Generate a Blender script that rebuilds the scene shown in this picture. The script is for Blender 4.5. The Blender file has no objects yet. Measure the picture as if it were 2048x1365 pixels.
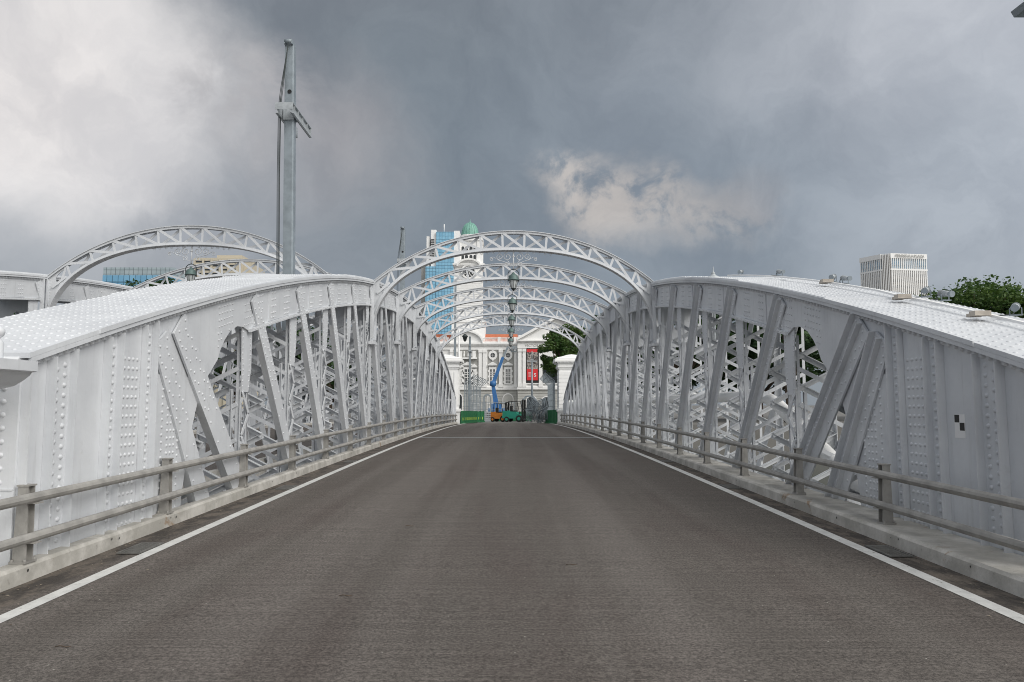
import bpy, math, random
from mathutils import Vector, Matrix, Euler
random.seed(7)
R = math.radians
C = bpy.context.scene.collection
# ------------------------------------------------------------------ camera
F, VPX, VPY = 1480.0, 1015.0, 811.0
CAMZ = 1.74
cam_d = bpy.data.cameras.new('camera'); cam = bpy.data.objects.new('camera', cam_d); C.objects.link(cam)
cam_d.sensor_width = 36; cam_d.lens = F/2048*36; cam_d.clip_start = .05; cam_d.clip_end = 9000
PITCH = math.atan((VPY-682.5)/F); YAW = math.atan((1024-VPX)/F)
cam.location = (0, 0, CAMZ); cam.rotation_euler = Euler((math.pi/2+PITCH, 0, -YAW), 'XYZ')
bpy.context.scene.camera = cam
CM = cam.rotation_euler.to_matrix()
def ray(px, py): return CM @ Vector(((px-1024)/F, (682.5-py)/F, -1))
def at(px, py, Y):
    d = ray(px, py); return Vector((0, 0, CAMZ)) + d*(Y/d.y)
# ------------------------------------------------------------------ nodes helper
class NT:
    def __init__(s, nt): s.t = nt; s.t.nodes.clear()
    def n(s, typ, **kw):
        nd = s.t.nodes.new(typ)
        for k, v in kw.items():
            if k.startswith('_'): setattr(nd, k[1:], v)
        return nd
    def l(s, a, b): s.t.links.new(a, b)
    def put(s, sock, v):
        if isinstance(v, bpy.types.NodeSocket): s.l(v, sock)
        else: sock.default_value = v
    def math(s, op, a, b=0.0, clamp=False):
        nd = s.n('ShaderNodeMath', _operation=op, _use_clamp=clamp); s.put(nd.inputs[0], a); s.put(nd.inputs[1], b); return nd.outputs[0]
    def vmath(s, op, a, b=(0, 0, 0)):
        nd = s.n('ShaderNodeVectorMath', _operation=op); s.put(nd.inputs[0], a); s.put(nd.inputs[1], b)
        return nd.outputs['Value'] if op in ('DOT_PRODUCT', 'LENGTH') else nd.outputs[0]
    def noise(s, vec, scale, detail=4, rough=.55, dist=0, out=0):
        nd = s.n('ShaderNodeTexNoise'); s.put(nd.inputs['Vector'], vec); nd.inputs['Scale'].default_value = scale
        nd.inputs['Detail'].default_value = detail; nd.inputs['Roughness'].default_value = rough; nd.inputs['Distortion'].default_value = dist
        return nd.outputs[out]
    def mr(s, v, a, b, c=0.0, d=1.0, smooth=True):
        nd = s.n('ShaderNodeMapRange', _interpolation_type='SMOOTHSTEP' if smooth else 'LINEAR')
        s.put(nd.inputs[0], v); nd.inputs[1].default_value = a; nd.inputs[2].default_value = b; nd.inputs[3].default_value = c; nd.inputs[4].default_value = d
        return nd.outputs[0]
    def mix(s, f, a, b, mode='MIX'):
        nd = s.n('ShaderNodeMix', _data_type='RGBA', _blend_type=mode); s.put(nd.inputs[0], f)
        for k, v in ((6, a), (7, b)):
            if isinstance(v, bpy.types.NodeSocket): s.l(v, nd.inputs[k])
            else: nd.inputs[k].default_value = (*v[:3], 1)
        return nd.outputs[2]
# ------------------------------------------------------------------ world: overcast sky
SUN_DIR = Vector((.66, -.55, .62)).normalized()
SUN_EL = math.asin(SUN_DIR.z); SUN_AZ = math.atan2(SUN_DIR.x, SUN_DIR.y)
w = bpy.data.worlds.new('World'); bpy.context.scene.world = w; w.use_nodes = True
g = NT(w.node_tree)
gen = g.n('ShaderNodeTexCoord').outputs['Generated']
dirn = g.vmath('NORMALIZE', gen)
nz = g.noise(dirn, 3.2, 9, .58, .2, 1)
off = g.vmath('SUBTRACT', nz, (.5, .5, .5))
sc_ = g.n('ShaderNodeVectorMath', _operation='SCALE'); g.l(off, sc_.inputs[0]); sc_.inputs['Scale'].default_value = .26
wd = g.vmath('NORMALIZE', g.vmath('ADD', dirn, sc_.outputs[0]))
def blob(px, py, inner, outer, vec=wd, sx=1.0, sy=1.0):
    d = ray(px, py).normalized()
    rx = Vector((d.y, -d.x, 0)).normalized(); ry = d.cross(rx) * -1
    a = g.math('MULTIPLY', g.vmath('DOT_PRODUCT', vec, tuple(rx)), 1/sx)
    b = g.math('MULTIPLY', g.vmath('DOT_PRODUCT', vec, tuple(ry)), 1/sy)
    r2 = g.math('SQRT', g.math('ADD', g.math('MULTIPLY', a, a), g.math('MULTIPLY', b, b)))
    front = g.math('GREATER_THAN', g.vmath('DOT_PRODUCT', vec, tuple(d)), 0.0)
    return g.math('MULTIPLY', g.mr(r2, inner, outer, 1, 0), front)
n1 = g.noise(wd, 2.2, 6, .5); n2 = g.noise(dirn, 7, 8, .6, .6)
col = g.mix(g.mr(n1, .36, .66), (.225, .252, .288), (.295, .32, .36))
col = g.mix(g.math('MULTIPLY', blob(820, 70, .05, .46, sx=1.5, sy=.8), .85), col, (.205, .228, .255))
col = g.mix(blob(900, 330, .02, .30, sx=1.3, sy=.8), col, (.185, .218, .248))
col = g.mix(blob(1560, 430, .05, .50, sx=1.5), col, (.255, .295, .345))
col = g.mix(g.math('MULTIPLY', blob(2260, 300, .02, .52, sx=.8, sy=1.1), .9), col, (.50, .54, .60))
col = g.mix(g.math('MULTIPLY', blob(1980, -80, .02, .36, sx=1.3, sy=.6), .65), col, (.60, .62, .67))
col = g.mix(g.math('MULTIPLY', blob(90, 430, .04, .27, sx=1.7, sy=.85), .85), col, (.42, .435, .465))
col = g.mix(g.math('MULTIPLY', blob(20, 120, .10, .205, sx=1.5, sy=1.0), .97), col, (.78, .76, .76))
col = g.mix(g.math('MULTIPLY', blob(60, 110, .02, .16), .4), col, (.92, .86, .83))
col = g.mix(g.math('MULTIPLY', blob(480, 190, .01, .11, sx=1.2), g.mr(n2, .42, .62)), col, (.50, .49, .50))
col = g.mix(g.math('MULTIPLY', blob(660, 290, .0, .12, sx=1.3), .65), col, (.44, .42, .43))
n3 = g.noise(dirn, 16, 7, .6, .3)
for (px, py, r_, sx_, am, cc) in ((1185, 362, .060, 1.2, 1.0, (.60, .56, .53)), (1265, 415, .065, 1.5, .95, (.58, .54, .51)), (1370, 450, .07, 1.7, .7, (.50, .48, .47)), (1520, 400, .06, 1.1, .45, (.44, .43, .44))):
    pt = g.math('MULTIPLY', g.math('MULTIPLY', blob(px, py, .25*r_, 1.35*r_, sx=sx_, sy=.7), g.mr(n3, .36, .54)), am)
    col = g.mix(pt, col, cc)
tex = g.mr(g.noise(wd, 5.5, 9, .62, .4), .32, .68)
col = g.mix(1.0, col, g.mix(tex, (.85, .857, .868), (1.10, 1.095, 1.08)), 'MULTIPLY')
# darker streaks hanging low
sep = g.n('ShaderNodeSeparateXYZ'); g.l(dirn, sep.inputs[0])
col = g.mix(g.mr(sep.outputs[2], -.02, .20, .55, 0), col, (.25, .285, .32))
# thinner, brighter cloud overhead, behind and to the sun's side
up = g.mr(sep.outputs[2], .50, .80)
back = g.mr(sep.outputs[1], .35, -.35)
side = g.mr(g.vmath('DOT_PRODUCT', dirn, tuple(SUN_DIR)), .15, .95)
br = g.math('MAXIMUM', up, back)
bcol = g.mix(side, (.38, .41, .46), (1.62, 1.58, 1.50))
bcol = g.mix(1.0, bcol, g.mix(g.mr(n1, .3, .7), (.75, .75, .75), (1.15, 1.15, 1.15)), 'MULTIPLY')
col = g.mix(br, col, bcol)
sky = g.n('ShaderNodeTexSky', _sky_type='NISHITA', _sun_disc=False)
sky.sun_elevation = SUN_EL; sky.sun_rotation = SUN_AZ
skyc = g.mix(1.0, sky.outputs[0], (.10, .10, .10), 'MULTIPLY')
fin = g.mix(.06, col, skyc)
bg = g.n('ShaderNodeBackground'); g.l(fin, bg.inputs[0]); bg.inputs[1].default_value = 1.0
wo = g.n('ShaderNodeOutputWorld'); g.l(bg.outputs[0], wo.inputs[0])
sd = bpy.data.lights.new('sun', 'SUN'); sd.energy = 1.4; sd.angle = R(28); sd.color = (1, .975, .94)
sun = bpy.data.objects.new('sun', sd); C.objects.link(sun); sun.rotation_euler = SUN_DIR.to_track_quat('Z', 'Y').to_euler()
bpy.context.scene.cycles.filter_width = 1.0
vs = bpy.context.scene.view_settings; vs.view_transform = 'Standard'; vs.look = 'None'; vs.exposure = 0; vs.gamma = 1
# ------------------------------------------------------------------ materials
def mat(name, base, rough=.6, metal=0, var=.0, scale=3, bump=0, bscale=60, dirt=None, dirt_amt=.0, streak=0, spec=.5):
    m = bpy.data.materials.new(name); m.use_nodes = True; t = NT(m.node_tree)
    b = t.n('ShaderNodeBsdfPrincipled'); o = t.n('ShaderNodeOutputMaterial'); t.l(b.outputs[0], o.inputs[0])
    pos = t.n('ShaderNodeNewGeometry').outputs['Position']
    c = None
    if var or dirt_amt or streak:
        n = t.noise(pos, scale, 5, .6)
        lo = tuple(x*(1-var) for x in base); hi = tuple(min(1, x*(1+var)) for x in base)
        c = t.mix(t.mr(n, .3, .7), lo, hi)
        if streak:
            mp = t.n('ShaderNodeMapping'); t.l(pos, mp.inputs[0]); mp.inputs['Scale'].default_value = (5, 5, .5)
            s_ = t.noise(mp.outputs[0], 2.2, 5, .65)
            c = t.mix(t.mr(s_, .56, .8, 0, streak), c, tuple(x*.55 for x in base))
        if dirt_amt:
            d_ = t.noise(pos, scale*2.7+.5, 8, .7, .3)
            c = t.mix(t.mr(d_, .57, .74, 0, dirt_amt), c, dirt or (.2, .15, .1))
        t.l(c, b.inputs['Base Color'])
    else: b.inputs['Base Color'].default_value = (*base, 1)
    b.inputs['Roughness'].default_value = rough; b.inputs['Metallic'].default_value = metal; b.inputs['Specular IOR Level'].default_value = spec
    if bump:
        bn = t.n('ShaderNodeBump'); bn.inputs['Strength'].default_value = bump; bn.inputs['Distance'].default_value = .02
        t.l(t.noise(pos, bscale, 3, .6), bn.inputs['Height']); t.l(bn.outputs[0], b.inputs['Normal'])
    return m
M = {}
def steelmat():
    m = bpy.data.materials.new('white_paint'); m.use_nodes = True; t = NT(m.node_tree)
    b = t.n('ShaderNodeBsdfPrincipled'); o = t.n('ShaderNodeOutputMaterial'); t.l(b.outputs[0], o.inputs[0])
    pos = t.n('ShaderNodeNewGeometry').outputs['Position']
    def mp(s_): x = t.n('ShaderNodeMapping'); t.l(pos, x.inputs[0]); x.inputs['Scale'].default_value = s_; return x.outputs[0]
    c = t.mix(t.mr(t.noise(pos, .9, 5, .6), .3, .7), (.60, .62, .648), (.70, .72, .745))
    c = t.mix(t.mr(t.noise(mp((6, 6, .45)), 2.0, 6, .7), .50, .78, 0, .42), c, (.43, .44, .445))
    c = t.mix(t.mr(t.noise(pos, 7, 8, .75, .4), .56, .72, 0, .28), c, (.45, .455, .45))
    c = t.mix(t.mr(t.noise(mp((14, 14, 2)), 2.6, 6, .7), .66, .76, 0, .30), c, (.36, .30, .23))
    t.l(c, b.inputs['Base Color']); t.l(t.mr(t.noise(pos, 5, 4), .3, .7, .38, .62), b.inputs['Roughness'])
    bn = t.n('ShaderNodeBump'); bn.inputs['Strength'].default_value = .12; bn.inputs['Distance'].default_value = .02
    t.l(t.noise(pos, 16, 4, .6), bn.inputs['Height']); t.l(bn.outputs[0], b.inputs['Normal']); return m
M['steel'] = steelmat()
M['rail'] = mat('weathered_rail', (.33, .32, .30), .6, var=.18, scale=5, streak=.35, bump=.1, bscale=80)
M['galv'] = mat('galvanised', (.26, .30, .33), .5, .25, var=.14, scale=3, streak=.3)
M['galv2'] = mat('galvanised_light', (.40, .43, .45), .5, .2, var=.12, scale=6)
M['dark'] = mat('dark_void', (.012, .012, .013), .8)
M['stone'] = mat('white_render', (.87, .87, .86), .75, var=.03, scale=.6, streak=.10)
M['greywall'] = mat('grey_render', (.36, .36, .345), .8, var=.05, scale=.5)
M['rustic'] = mat('grey_stone', (.50, .50, .475), .85, var=.08, scale=.7, streak=.2)
M['roof'] = mat('orange_tiles', (.50, .15, .07), .8, var=.15, scale=2)
M['verdigris'] = mat('verdigris', (.20, .42, .35), .6, var=.15, scale=1.2)
M['lampgreen'] = mat('lamp_copper', (.12, .18, .17), .55, .3, var=.1, scale=9)
M['blackmetal'] = mat('dark_metal', (.045, .055, .055), .5, .4)
M['window'] = mat('window_glass', (.03, .036, .04), .15)
M['blue'] = mat('blue_paint', (.04, .155, .38), .4, var=.1)
M['orange'] = mat('orange_paint', (.62, .21, .03), .45, var=.1, dirt=(.08, .05, .03), dirt_amt=.3)
M['teal'] = mat('teal_paint', (.025, .27, .19), .5, var=.08, dirt=(.02, .05, .04), dirt_amt=.25)
M['green'] = mat('green_barrier', (.018, .14, .055), .6, var=.12, scale=2)
M['yellow'] = mat('yellow_print', (.45, .60, .08), .6)
M['tyre'] = mat('tyre', (.02, .02, .02), .85)
M['red'] = mat('banner_red', (.68, .03, .035), .6)
M['wood'] = mat('timber', (.42, .38, .33), .8, var=.15, scale=9)
M['trunk'] = mat('bark', (.10, .075, .055), .9, var=.2)
M['cream'] = mat('cream_render', (.52, .47, .37), .8, var=.04)
M['concrete'] = mat('quay_concrete', (.36, .35, .32), .85, var=.12, scale=1.5, streak=.3)
M['trunkwall'] = mat('brown_panel', (.20, .16, .12), .7, var=.15)
M['white'] = mat('plain_white', (.82, .82, .82), .5)
M['paintblack'] = mat('black_print', (.02, .02, .02), .6)
def leafmat(name, a, b):
    m = bpy.data.materials.new(name); m.use_nodes = True; t = NT(m.node_tree)
    bs = t.n('ShaderNodeBsdfPrincipled'); o = t.n('ShaderNodeOutputMaterial')
    pos = t.n('ShaderNodeNewGeometry'); 
    c = t.mix(t.mr(t.noise(pos.outputs['Position'], .5, 4, .6), .35, .65), a, b)
    c = t.mix(t.mr(pos.outputs['Random Per Island'], 0, 1, 0, .5, False), c, tuple(x*.5 for x in a))
    t.l(c, bs.inputs['Base Color']); bs.inputs['Roughness'].default_value = .65
    tr = t.n('ShaderNodeBsdfTranslucent'); t.l(c, tr.inputs[0]); ms = t.n('ShaderNodeMixShader'); ms.inputs[0].default_value = .25
    t.l(bs.outputs[0], ms.inputs[1]); t.l(tr.outputs[0], ms.inputs[2]); t.l(ms.outputs[0], o.inputs[0]); return m
M['leaf'] = leafmat('leaf', (.040, .105, .020), (.115, .190, .035))
M['leafdark'] = leafmat('leaf_dark', (.022, .060, .016), (.050, .11, .026))
M['fern'] = leafmat('fern', (.22, .26, .04), (.32, .33, .06))
def asphalt():
    m = bpy.data.materials.new('asphalt'); m.use_nodes = True; t = NT(m.node_tree)
    b = t.n('ShaderNodeBsdfPrincipled'); o = t.n('ShaderNodeOutputMaterial'); t.l(b.outputs[0], o.inputs[0])
    pos = t.n('ShaderNodeNewGeometry').outputs['Position']
    def mp(s):
        x = t.n('ShaderNodeMapping'); t.l(pos, x.inputs[0]); x.inputs['Scale'].default_value = s; return x.outputs[0]
    fine = t.noise(pos, 42, 5, .95); big = t.noise(mp((1.0, .18, 1)), .9, 6, .6, .4)
    tracks = t.noise(mp((1.0, .015, 1)), 1.25, 3, .5)
    trans = t.noise(mp((.5, 26, 1)), 1.3, 5, .75)
    c = t.mix(t.mr(big, .42, .70), (.108, .096, .086), (.094, .079, .071))
    c = t.mix(t.mr(tracks, .42, .66, 0, .6), c, (.150, .135, .123))
    pale = t.noise(mp((1, .4, 1)), 3.1, 8, .8, .5)
    c = t.mix(t.mr(pale, .66, .80, 0, .5), c, (.20, .18, .16))
    c = t.mix(1.0, c, t.mix(t.mr(fine, .36, .64), (.42, .42, .42), (1.62, 1.62, 1.62)), 'MULTIPLY')
    c = t.mix(1.0, c, t.mix(t.mr(trans, .36, .64), (.86, .86, .86), (1.14, 1.14, 1.14)), 'MULTIPLY')
    vo = t.n('ShaderNodeTexVoronoi'); t.l(pos, vo.inputs['Vector']); vo.inputs['Scale'].default_value = 7
    c = t.mix(t.math('MULTIPLY', t.math('LESS_THAN', vo.outputs['Distance'], .045), t.math('GREATER_THAN', t.noise(pos, 3, 1), .52)), c, (.42, .40, .36))
    # stained gutters beside the kerbs
    sx = t.n('ShaderNodeSeparateXYZ'); t.l(pos, sx.inputs[0])
    ax = t.math('ABSOLUTE', t.math('ADD', sx.outputs[0], .02))
    gut = t.math('MULTIPLY', t.mr(ax, 3.98, 4.12), t.math('LESS_THAN', ax, 4.6))
    gn = t.noise(mp((3, 1.3, 1)), 2.0, 7, .7)
    gc = t.mix(t.mr(gn, .40, .62), (.035, .032, .030), (.17, .145, .12))
    c = t.mix(t.math('MULTIPLY', gut, .6), c, gc)
    t.l(c, b.inputs['Base Color']); b.inputs['Roughness'].default_value = .88; b.inputs['Specular IOR Level'].default_value = .25
    bn = t.n('ShaderNodeBump'); bn.inputs['Strength'].default_value = .55; bn.inputs['Distance'].default_value = .006
    h = t.math('ADD', t.noise(pos, 110, 3, .7), t.math('MULTIPLY', trans, .6)); t.l(h, bn.inputs['Height']); t.l(bn.outputs[0], b.inputs['Normal'])
    return m
M['asphalt'] = asphalt()
def kerbmat():
    m = bpy.data.materials.new('kerb_concrete'); m.use_nodes = True; t = NT(m.node_tree)
    b = t.n('ShaderNodeBsdfPrincipled'); o = t.n('ShaderNodeOutputMaterial'); t.l(b.outputs[0], o.inputs[0])
    pos = t.n('ShaderNodeNewGeometry').outputs['Position']
    c = t.mix(t.mr(t.noise(pos, 2.2, 7, .65), .35, .65), (.40, .385, .35), (.60, .58, .54))
    c = t.mix(t.mr(t.noise(pos, 11, 6, .7), .60, .74, 0, .5), c, (.16, .15, .13))
    c = t.mix(t.mr(t.noise(pos, 1.3, 8, .75, .6), .60, .70, 0, .75), c, (.26, .15, .065))
    t.l(c, b.inputs['Base Color']); b.inputs['Roughness'].default_value = .85
    bn = t.n('ShaderNodeBump'); bn.inputs['Strength'].default_value = .5; bn.inputs['Distance'].default_value = .012
    t.l(t.noise(pos, 18, 6, .7), bn.inputs['Height']); t.l(bn.outputs[0], b.inputs['Normal']); return m
M['kerb'] = kerbmat()
M['line'] = mat('line_paint', (.62, .62, .60), .7, var=.10, scale=6, dirt=(.16, .145, .13), dirt_amt=.75, bump=.4, bscale=60)
def watermat():
    m = mat('river_water', (.035, .05, .042), .08, var=.1); b = [n for n in m.node_tree.nodes if n.type == 'BSDF_PRINCIPLED'][0]
    t = m.node_tree; bn = t.nodes.new('ShaderNodeBump'); nz = t.nodes.new('ShaderNodeTexNoise'); nz.inputs['Scale'].default_value = 3
    bn.inputs['Strength'].default_value = .3; t.links.new(nz.outputs[0], bn.inputs['Height']); t.links.new(bn.outputs[0], b.inputs['Normal']); return m
M['water'] = watermat()
def glassgrid(name, base, base2, sx, sz):
    m = bpy.data.materials.new(name); m.use_nodes = True; t = NT(m.node_tree)
    b = t.n('ShaderNodeBsdfPrincipled'); o = t.n('ShaderNodeOutputMaterial'); t.l(b.outputs[0], o.inputs[0])
    pos = t.n('ShaderNodeNewGeometry').outputs['Position']; s = t.n('ShaderNodeSeparateXYZ'); t.l(pos, s.inputs[0])
    fx = t.math('FRACT', t.math('MULTIPLY', s.outputs[0], 1/sx)); fz = t.math('FRACT', t.math('MULTIPLY', s.outputs[2], 1/sz))
    ln = t.math('MAXIMUM', t.math('LESS_THAN', fx, .10), t.math('LESS_THAN', fz, .12))
    cx = t.math('FLOOR', t.math('MULTIPLY', s.outputs[0], 1/sx)); cz = t.math('FLOOR', t.math('MULTIPLY', s.outputs[2], 1/sz))
    cb = t.n('ShaderNodeCombineXYZ'); t.l(cx, cb.inputs[0]); t.l(cz, cb.inputs[2])
    wn = t.n('ShaderNodeTexWhiteNoise'); t.l(cb.outputs[0], wn.inputs[0])
    c = t.mix(wn.outputs['Value'], base, base2); c = t.mix(ln, c, tuple(x*.35 for x in base))
    t.l(c, b.inputs['Base Color']); b.inputs['Roughness'].default_value = .2; return m
M['glassblue'] = glassgrid('blue_glass', (.17, .40, .58), (.24, .50, .68), 1.35, 1.5)
M['glassdeep'] = glassgrid('deep_blue_glass', (.14, .33, .50), (.20, .42, .60), 2.0, 3.0)
M['glassgrey'] = glassgrid('grey_glass', (.30, .37, .40), (.36, .43, .46), 1.6, 1.5)
M['lampglass'] = mat('lamp_glass', (.55, .58, .58), .2)
# ------------------------------------------------------------------ mesh builder
def V3(*a): return Vector(a)
class MB:
    def __init__(s): s.v = []; s.f = []; s.sm = []; s.mi = []
    def add(s, vs_, fs, smooth=False, mi=0):
        o = len(s.v); s.v += [tuple(p) for p in vs_]; s.f += [tuple(i+o for i in f) for f in fs]; s.sm += [smooth]*len(fs); s.mi += [mi]*len(fs); return s
    def box(s, x0, x1, y0, y1, z0, z1, mi=0):
        x0, x1 = min(x0, x1), max(x0, x1); y0, y1 = min(y0, y1), max(y0, y1); z0, z1 = min(z0, z1), max(z0, z1)
        return s.add([(x0,y0,z0),(x1,y0,z0),(x1,y1,z0),(x0,y1,z0),(x0,y0,z1),(x1,y0,z1),(x1,y1,z1),(x0,y1,z1)],
              [(0,3,2,1),(4,5,6,7),(0,1,5,4),(1,2,6,5),(2,3,7,6),(3,0,4,7)], mi=mi)
    def bar(s, p0, p1, w, t, nrm, mi=0, w1=None):
        p0, p1, nrm = Vector(p0), Vector(p1), Vector(nrm); d = (p1-p0).normalized(); a = nrm.cross(d).normalized(); b = d.cross(a).normalized()*(t/2)
        a0 = a*(w/2); a1 = a*((w1 if w1 else w)/2)
        return s.add([p0-a0-b, p0+a0-b, p0+a0+b, p0-a0+b, p1-a1-b, p1+a1-b, p1+a1+b, p1-a1+b],
              [(0,1,2,3),(7,6,5,4),(0,4,5,1),(1,5,6,2),(2,6,7,3),(3,7,4,0)], mi=mi)
    def prism(s, poly, off_, mi=0):
        off_ = Vector(off_); n = len(poly); p = [Vector(q) for q in poly]; q = [a+off_ for a in p]
        s.add(p+q, [tuple(range(n))[::-1], tuple(range(n, 2*n))]+[(i, (i+1) % n, n+(i+1) % n, n+i) for i in range(n)], mi=mi); return s
    def tube(s, pts, r, n=6, mi=0, caps=True):
        pts = [Vector(p) for p in pts]; rs = r if isinstance(r, (list, tuple)) else [r]*len(pts); vv = []; prev = None
        for i, p in enumerate(pts):
            d = (pts[min(i+1, len(pts)-1)]-pts[max(i-1, 0)]).normalized()
            if prev is None:
                u = d.orthogonal().normalized()
            else: u = (prev-d*prev.dot(d)); u = u.normalized() if u.length > 1e-6 else d.orthogonal().normalized()
            prev = u; v = d.cross(u)
            vv += [p+(u*math.cos(2*math.pi*k/n)+v*math.sin(2*math.pi*k/n))*rs[i] for k in range(n)]
        ff = [(i*n+k, i*n+(k+1) % n, (i+1)*n+(k+1) % n, (i+1)*n+k) for i in range(len(pts)-1) for k in range(n)]
        s.add(vv, ff, smooth=True, mi=mi)
        if caps:
            o = len(s.v)-len(vv); m = len(vv)
            s.f += [tuple(o+k for k in range(n))[::-1], tuple(o+m-n+k for k in range(n))]; s.sm += [False]*2; s.mi += [mi]*2
        return s
    def lathe(s, prof, c=(0, 0, 0), n=12, mi=0, smooth=True, rot=0):
        vv = [(c[0]+r*math.cos(2*math.pi*k/n+rot), c[1]+r*math.sin(2*math.pi*k/n+rot), c[2]+z) for r, z in prof for k in range(n)]
        return s.add(vv, [(i*n+k, i*n+(k+1) % n, (i+1)*n+(k+1) % n, (i+1)*n+k) for i in range(len(prof)-1) for k in range(n)], smooth=smooth, mi=mi)
    def rivet(s, p, n_, r=.024, h=.72):
        p, n_ = Vector(p), Vector(n_); u = n_.orthogonal().normalized(); v = n_.cross(u); k_ = 6
        a = [p+(u*math.cos(k*math.tau/k_)+v*math.sin(k*math.tau/k_))*r for k in range(k_)]
        b = [p+(u*math.cos(k*math.tau/k_)+v*math.sin(k*math.tau/k_))*r*.74+n_*r*.5*h/.72 for k in range(k_)]
        return s.add(a+b+[p+n_*r*.78*h/.72], [(k, (k+1) % k_, k_+(k+1) % k_, k_+k) for k in range(k_)]+[(k_+k, k_+(k+1) % k_, 2*k_) for k in range(k_)], smooth=True)
    def build(s, name, m, parent=None, org=(0, 0, 0)):
        me = bpy.data.meshes.new(name); ox, oy, oz = org
        me.from_pydata([(x-ox, y-oy, z-oz) for x, y, z in s.v], [], s.f)
        for mm in (m if isinstance(m, (list, tuple)) else [m]): me.materials.append(mm)
        me.polygons.foreach_set('use_smooth', s.sm); me.polygons.foreach_set('material_index', s.mi); me.update()
        o = bpy.data.objects.new(name, me); C.objects.link(o)
        if parent: o.parent = parent
        return o
def tag(o, label=None, cat=None, group=None, kind=None):
    for k, v in (('label', label), ('category', cat), ('group', group), ('kind', kind)):
        if v: o[k] = v
    return o
def thing(name, loc, label, cat, group=None, rz=0):
    o = bpy.data.objects.new(name, None); C.objects.link(o); o.location = loc; o.rotation_euler = (0, 0, rz); o.empty_display_size = .3
    return tag(o, label, cat, group)
def copy_tree(o, parent=None):
    c = o.copy(); C.objects.link(c); c.parent = parent
    for ch in list(o.children): copy_tree(ch, c)
    return c
def text_mesh(mb, s, loc, size, rot=(math.pi/2, 0, 0), ext=.02, mi=0, align='CENTER', sx=1):
    cu = bpy.data.curves.new('t', 'FONT'); cu.body = s; cu.size = size; cu.extrude = ext; cu.align_x = align
    cu.resolution_u = 2
    ob = bpy.data.objects.new('t', cu); C.objects.link(ob); dg = bpy.context.evaluated_depsgraph_get(); me = bpy.data.meshes.new_from_object(ob.evaluated_get(dg))
    mt = Matrix.Translation(loc) @ Euler(rot).to_matrix().to_4x4() @ Matrix.Scale(sx, 4, (1, 0, 0))
    mb.add([mt @ v.co for v in me.vertices], [tuple(p.vertices) for p in me.polygons], mi=mi)
    bpy.data.objects.remove(ob); bpy.data.meshes.remove(me); bpy.data.curves.remove(cu)
# ------------------------------------------------------------------ bridge profile
YM = 36.1; YA, YB = 7.3, 64.9
def zd(y):
    y = max(-6, min(72, y)); return .34*(1-((y-36)/36)**2) if y > 0 else 0.0
ZOFF = [.10]
def zt(y): return 6.46+ZOFF[0]-.0051*(YM-y)**2
LX, RX = -4.60, 5.0            # inner truss faces
KL, KR = -4.42, 4.37           # kerb faces
def strip(name, x0, x1, y0, y1, dz, m, step=1.0, skirt=0):
    mb = MB(); n = max(1, int((y1-y0)/step)); ys = [y0+(y1-y0)*i/n for i in range(n+1)]
    vv = []
    for y in ys: vv += [(x0, y, zd(y)+dz), (x1, y, zd(y)+dz)]
    if skirt:
        for y in ys: vv += [(x0, y, zd(y)+dz-skirt), (x1, y, zd(y)+dz-skirt)]
    ff = [(2*i, 2*i+1, 2*i+3, 2*i+2) for i in range(n)]
    if skirt:
        k = 2*(n+1)
        ff += [(2*i, 2*i+2, k+2*i+2, k+2*i) for i in range(n)]+[(2*i+1, k+2*i+1, k+2*i+3, 2*i+3) for i in range(n)]+[(k+2*i, k+2*i+2, k+2*i+3, k+2*i+1) for i in range(n)]
        ff += [(0, k, k+1, 1), (2*n, 2*n+1, k+2*n+1, k+2*n)]
    return mb.add(vv, ff), name, m
def strip_obj(*a, **k): mb, n, m = strip(*a, **k); return tag(mb.build(n, m), kind='structure')
strip_obj('road', KL, KR, -5, 72, 0, M['asphalt'], skirt=.5)
strip_obj('road', -15.2, -6.2, 7, 72, 0, M['asphalt'], skirt=.5)
EX0, EX1 = -3.96, -3.82
strip_obj('lane_line', EX0, EX1, -5, 70, .004, M['line'])
strip_obj('lane_line', 3.88, 4.03, -5, 70, .004, M['line'])
strip_obj('expansion_joint', EX1+.01, 3.87, 32.3, 32.55, .004, M['galv2'], step=.3)
def kerb(x0, x1, y0, y1):
    mb = MB(); s = 1 if x1 > x0 else -1; prof = [(x0, -.02), (x0+.004*s, .135), (x0+.03*s, .165), (x1, .165), (x1, -.35)]
    ys = [y0+i*.5 for i in range(int((y1-y0)/.5)+1)]; n = len(prof)
    vv = []
    for y in ys:
        j = random.uniform(-.006, .006)
        vv += [(x+(j if i < 3 else 0), y, z+zd(y)+(j*.6 if i in (1, 2) else 0)) for i, (x, z) in enumerate(prof)]
    mb.add(vv, [(i*n+k, i*n+k+1, (i+1)*n+k+1, (i+1)*n+k) for i in range(len(ys)-1) for k in range(n-1)])
    mb.add(vv[:n], [tuple(range(n))]); mb.add(vv[-n:], [tuple(range(n))])
    y = y0+1.2
    while y < y1-1:                                     # old fixing holes in the kerb face
        for dy in (0, .16):
            if random.random() < .35: continue
            r = random.uniform(.005, .012); z = zd(y)+.10+random.uniform(-.012, .012); yy = y+dy
            mb.add([(x0-.005*s, yy+r*math.cos(a)*1.1, z+r*1.5*math.sin(a)) for a in [k*math.tau/7 for k in range(7)]], [tuple(range(7))], mi=1)
        y += random.choice((1.35, 1.4, 1.45))
    return tag(mb.build('kerb', [M['kerb'], M['dark']]), kind='structure')
kerb(KL, -4.585, -4, 66); kerb(KR, 4.985, -4, 66)
kerb(-6.2, -6.03, 7.5, 66); kerb(-15.2, -15.55, 7.5, 66)
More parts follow.
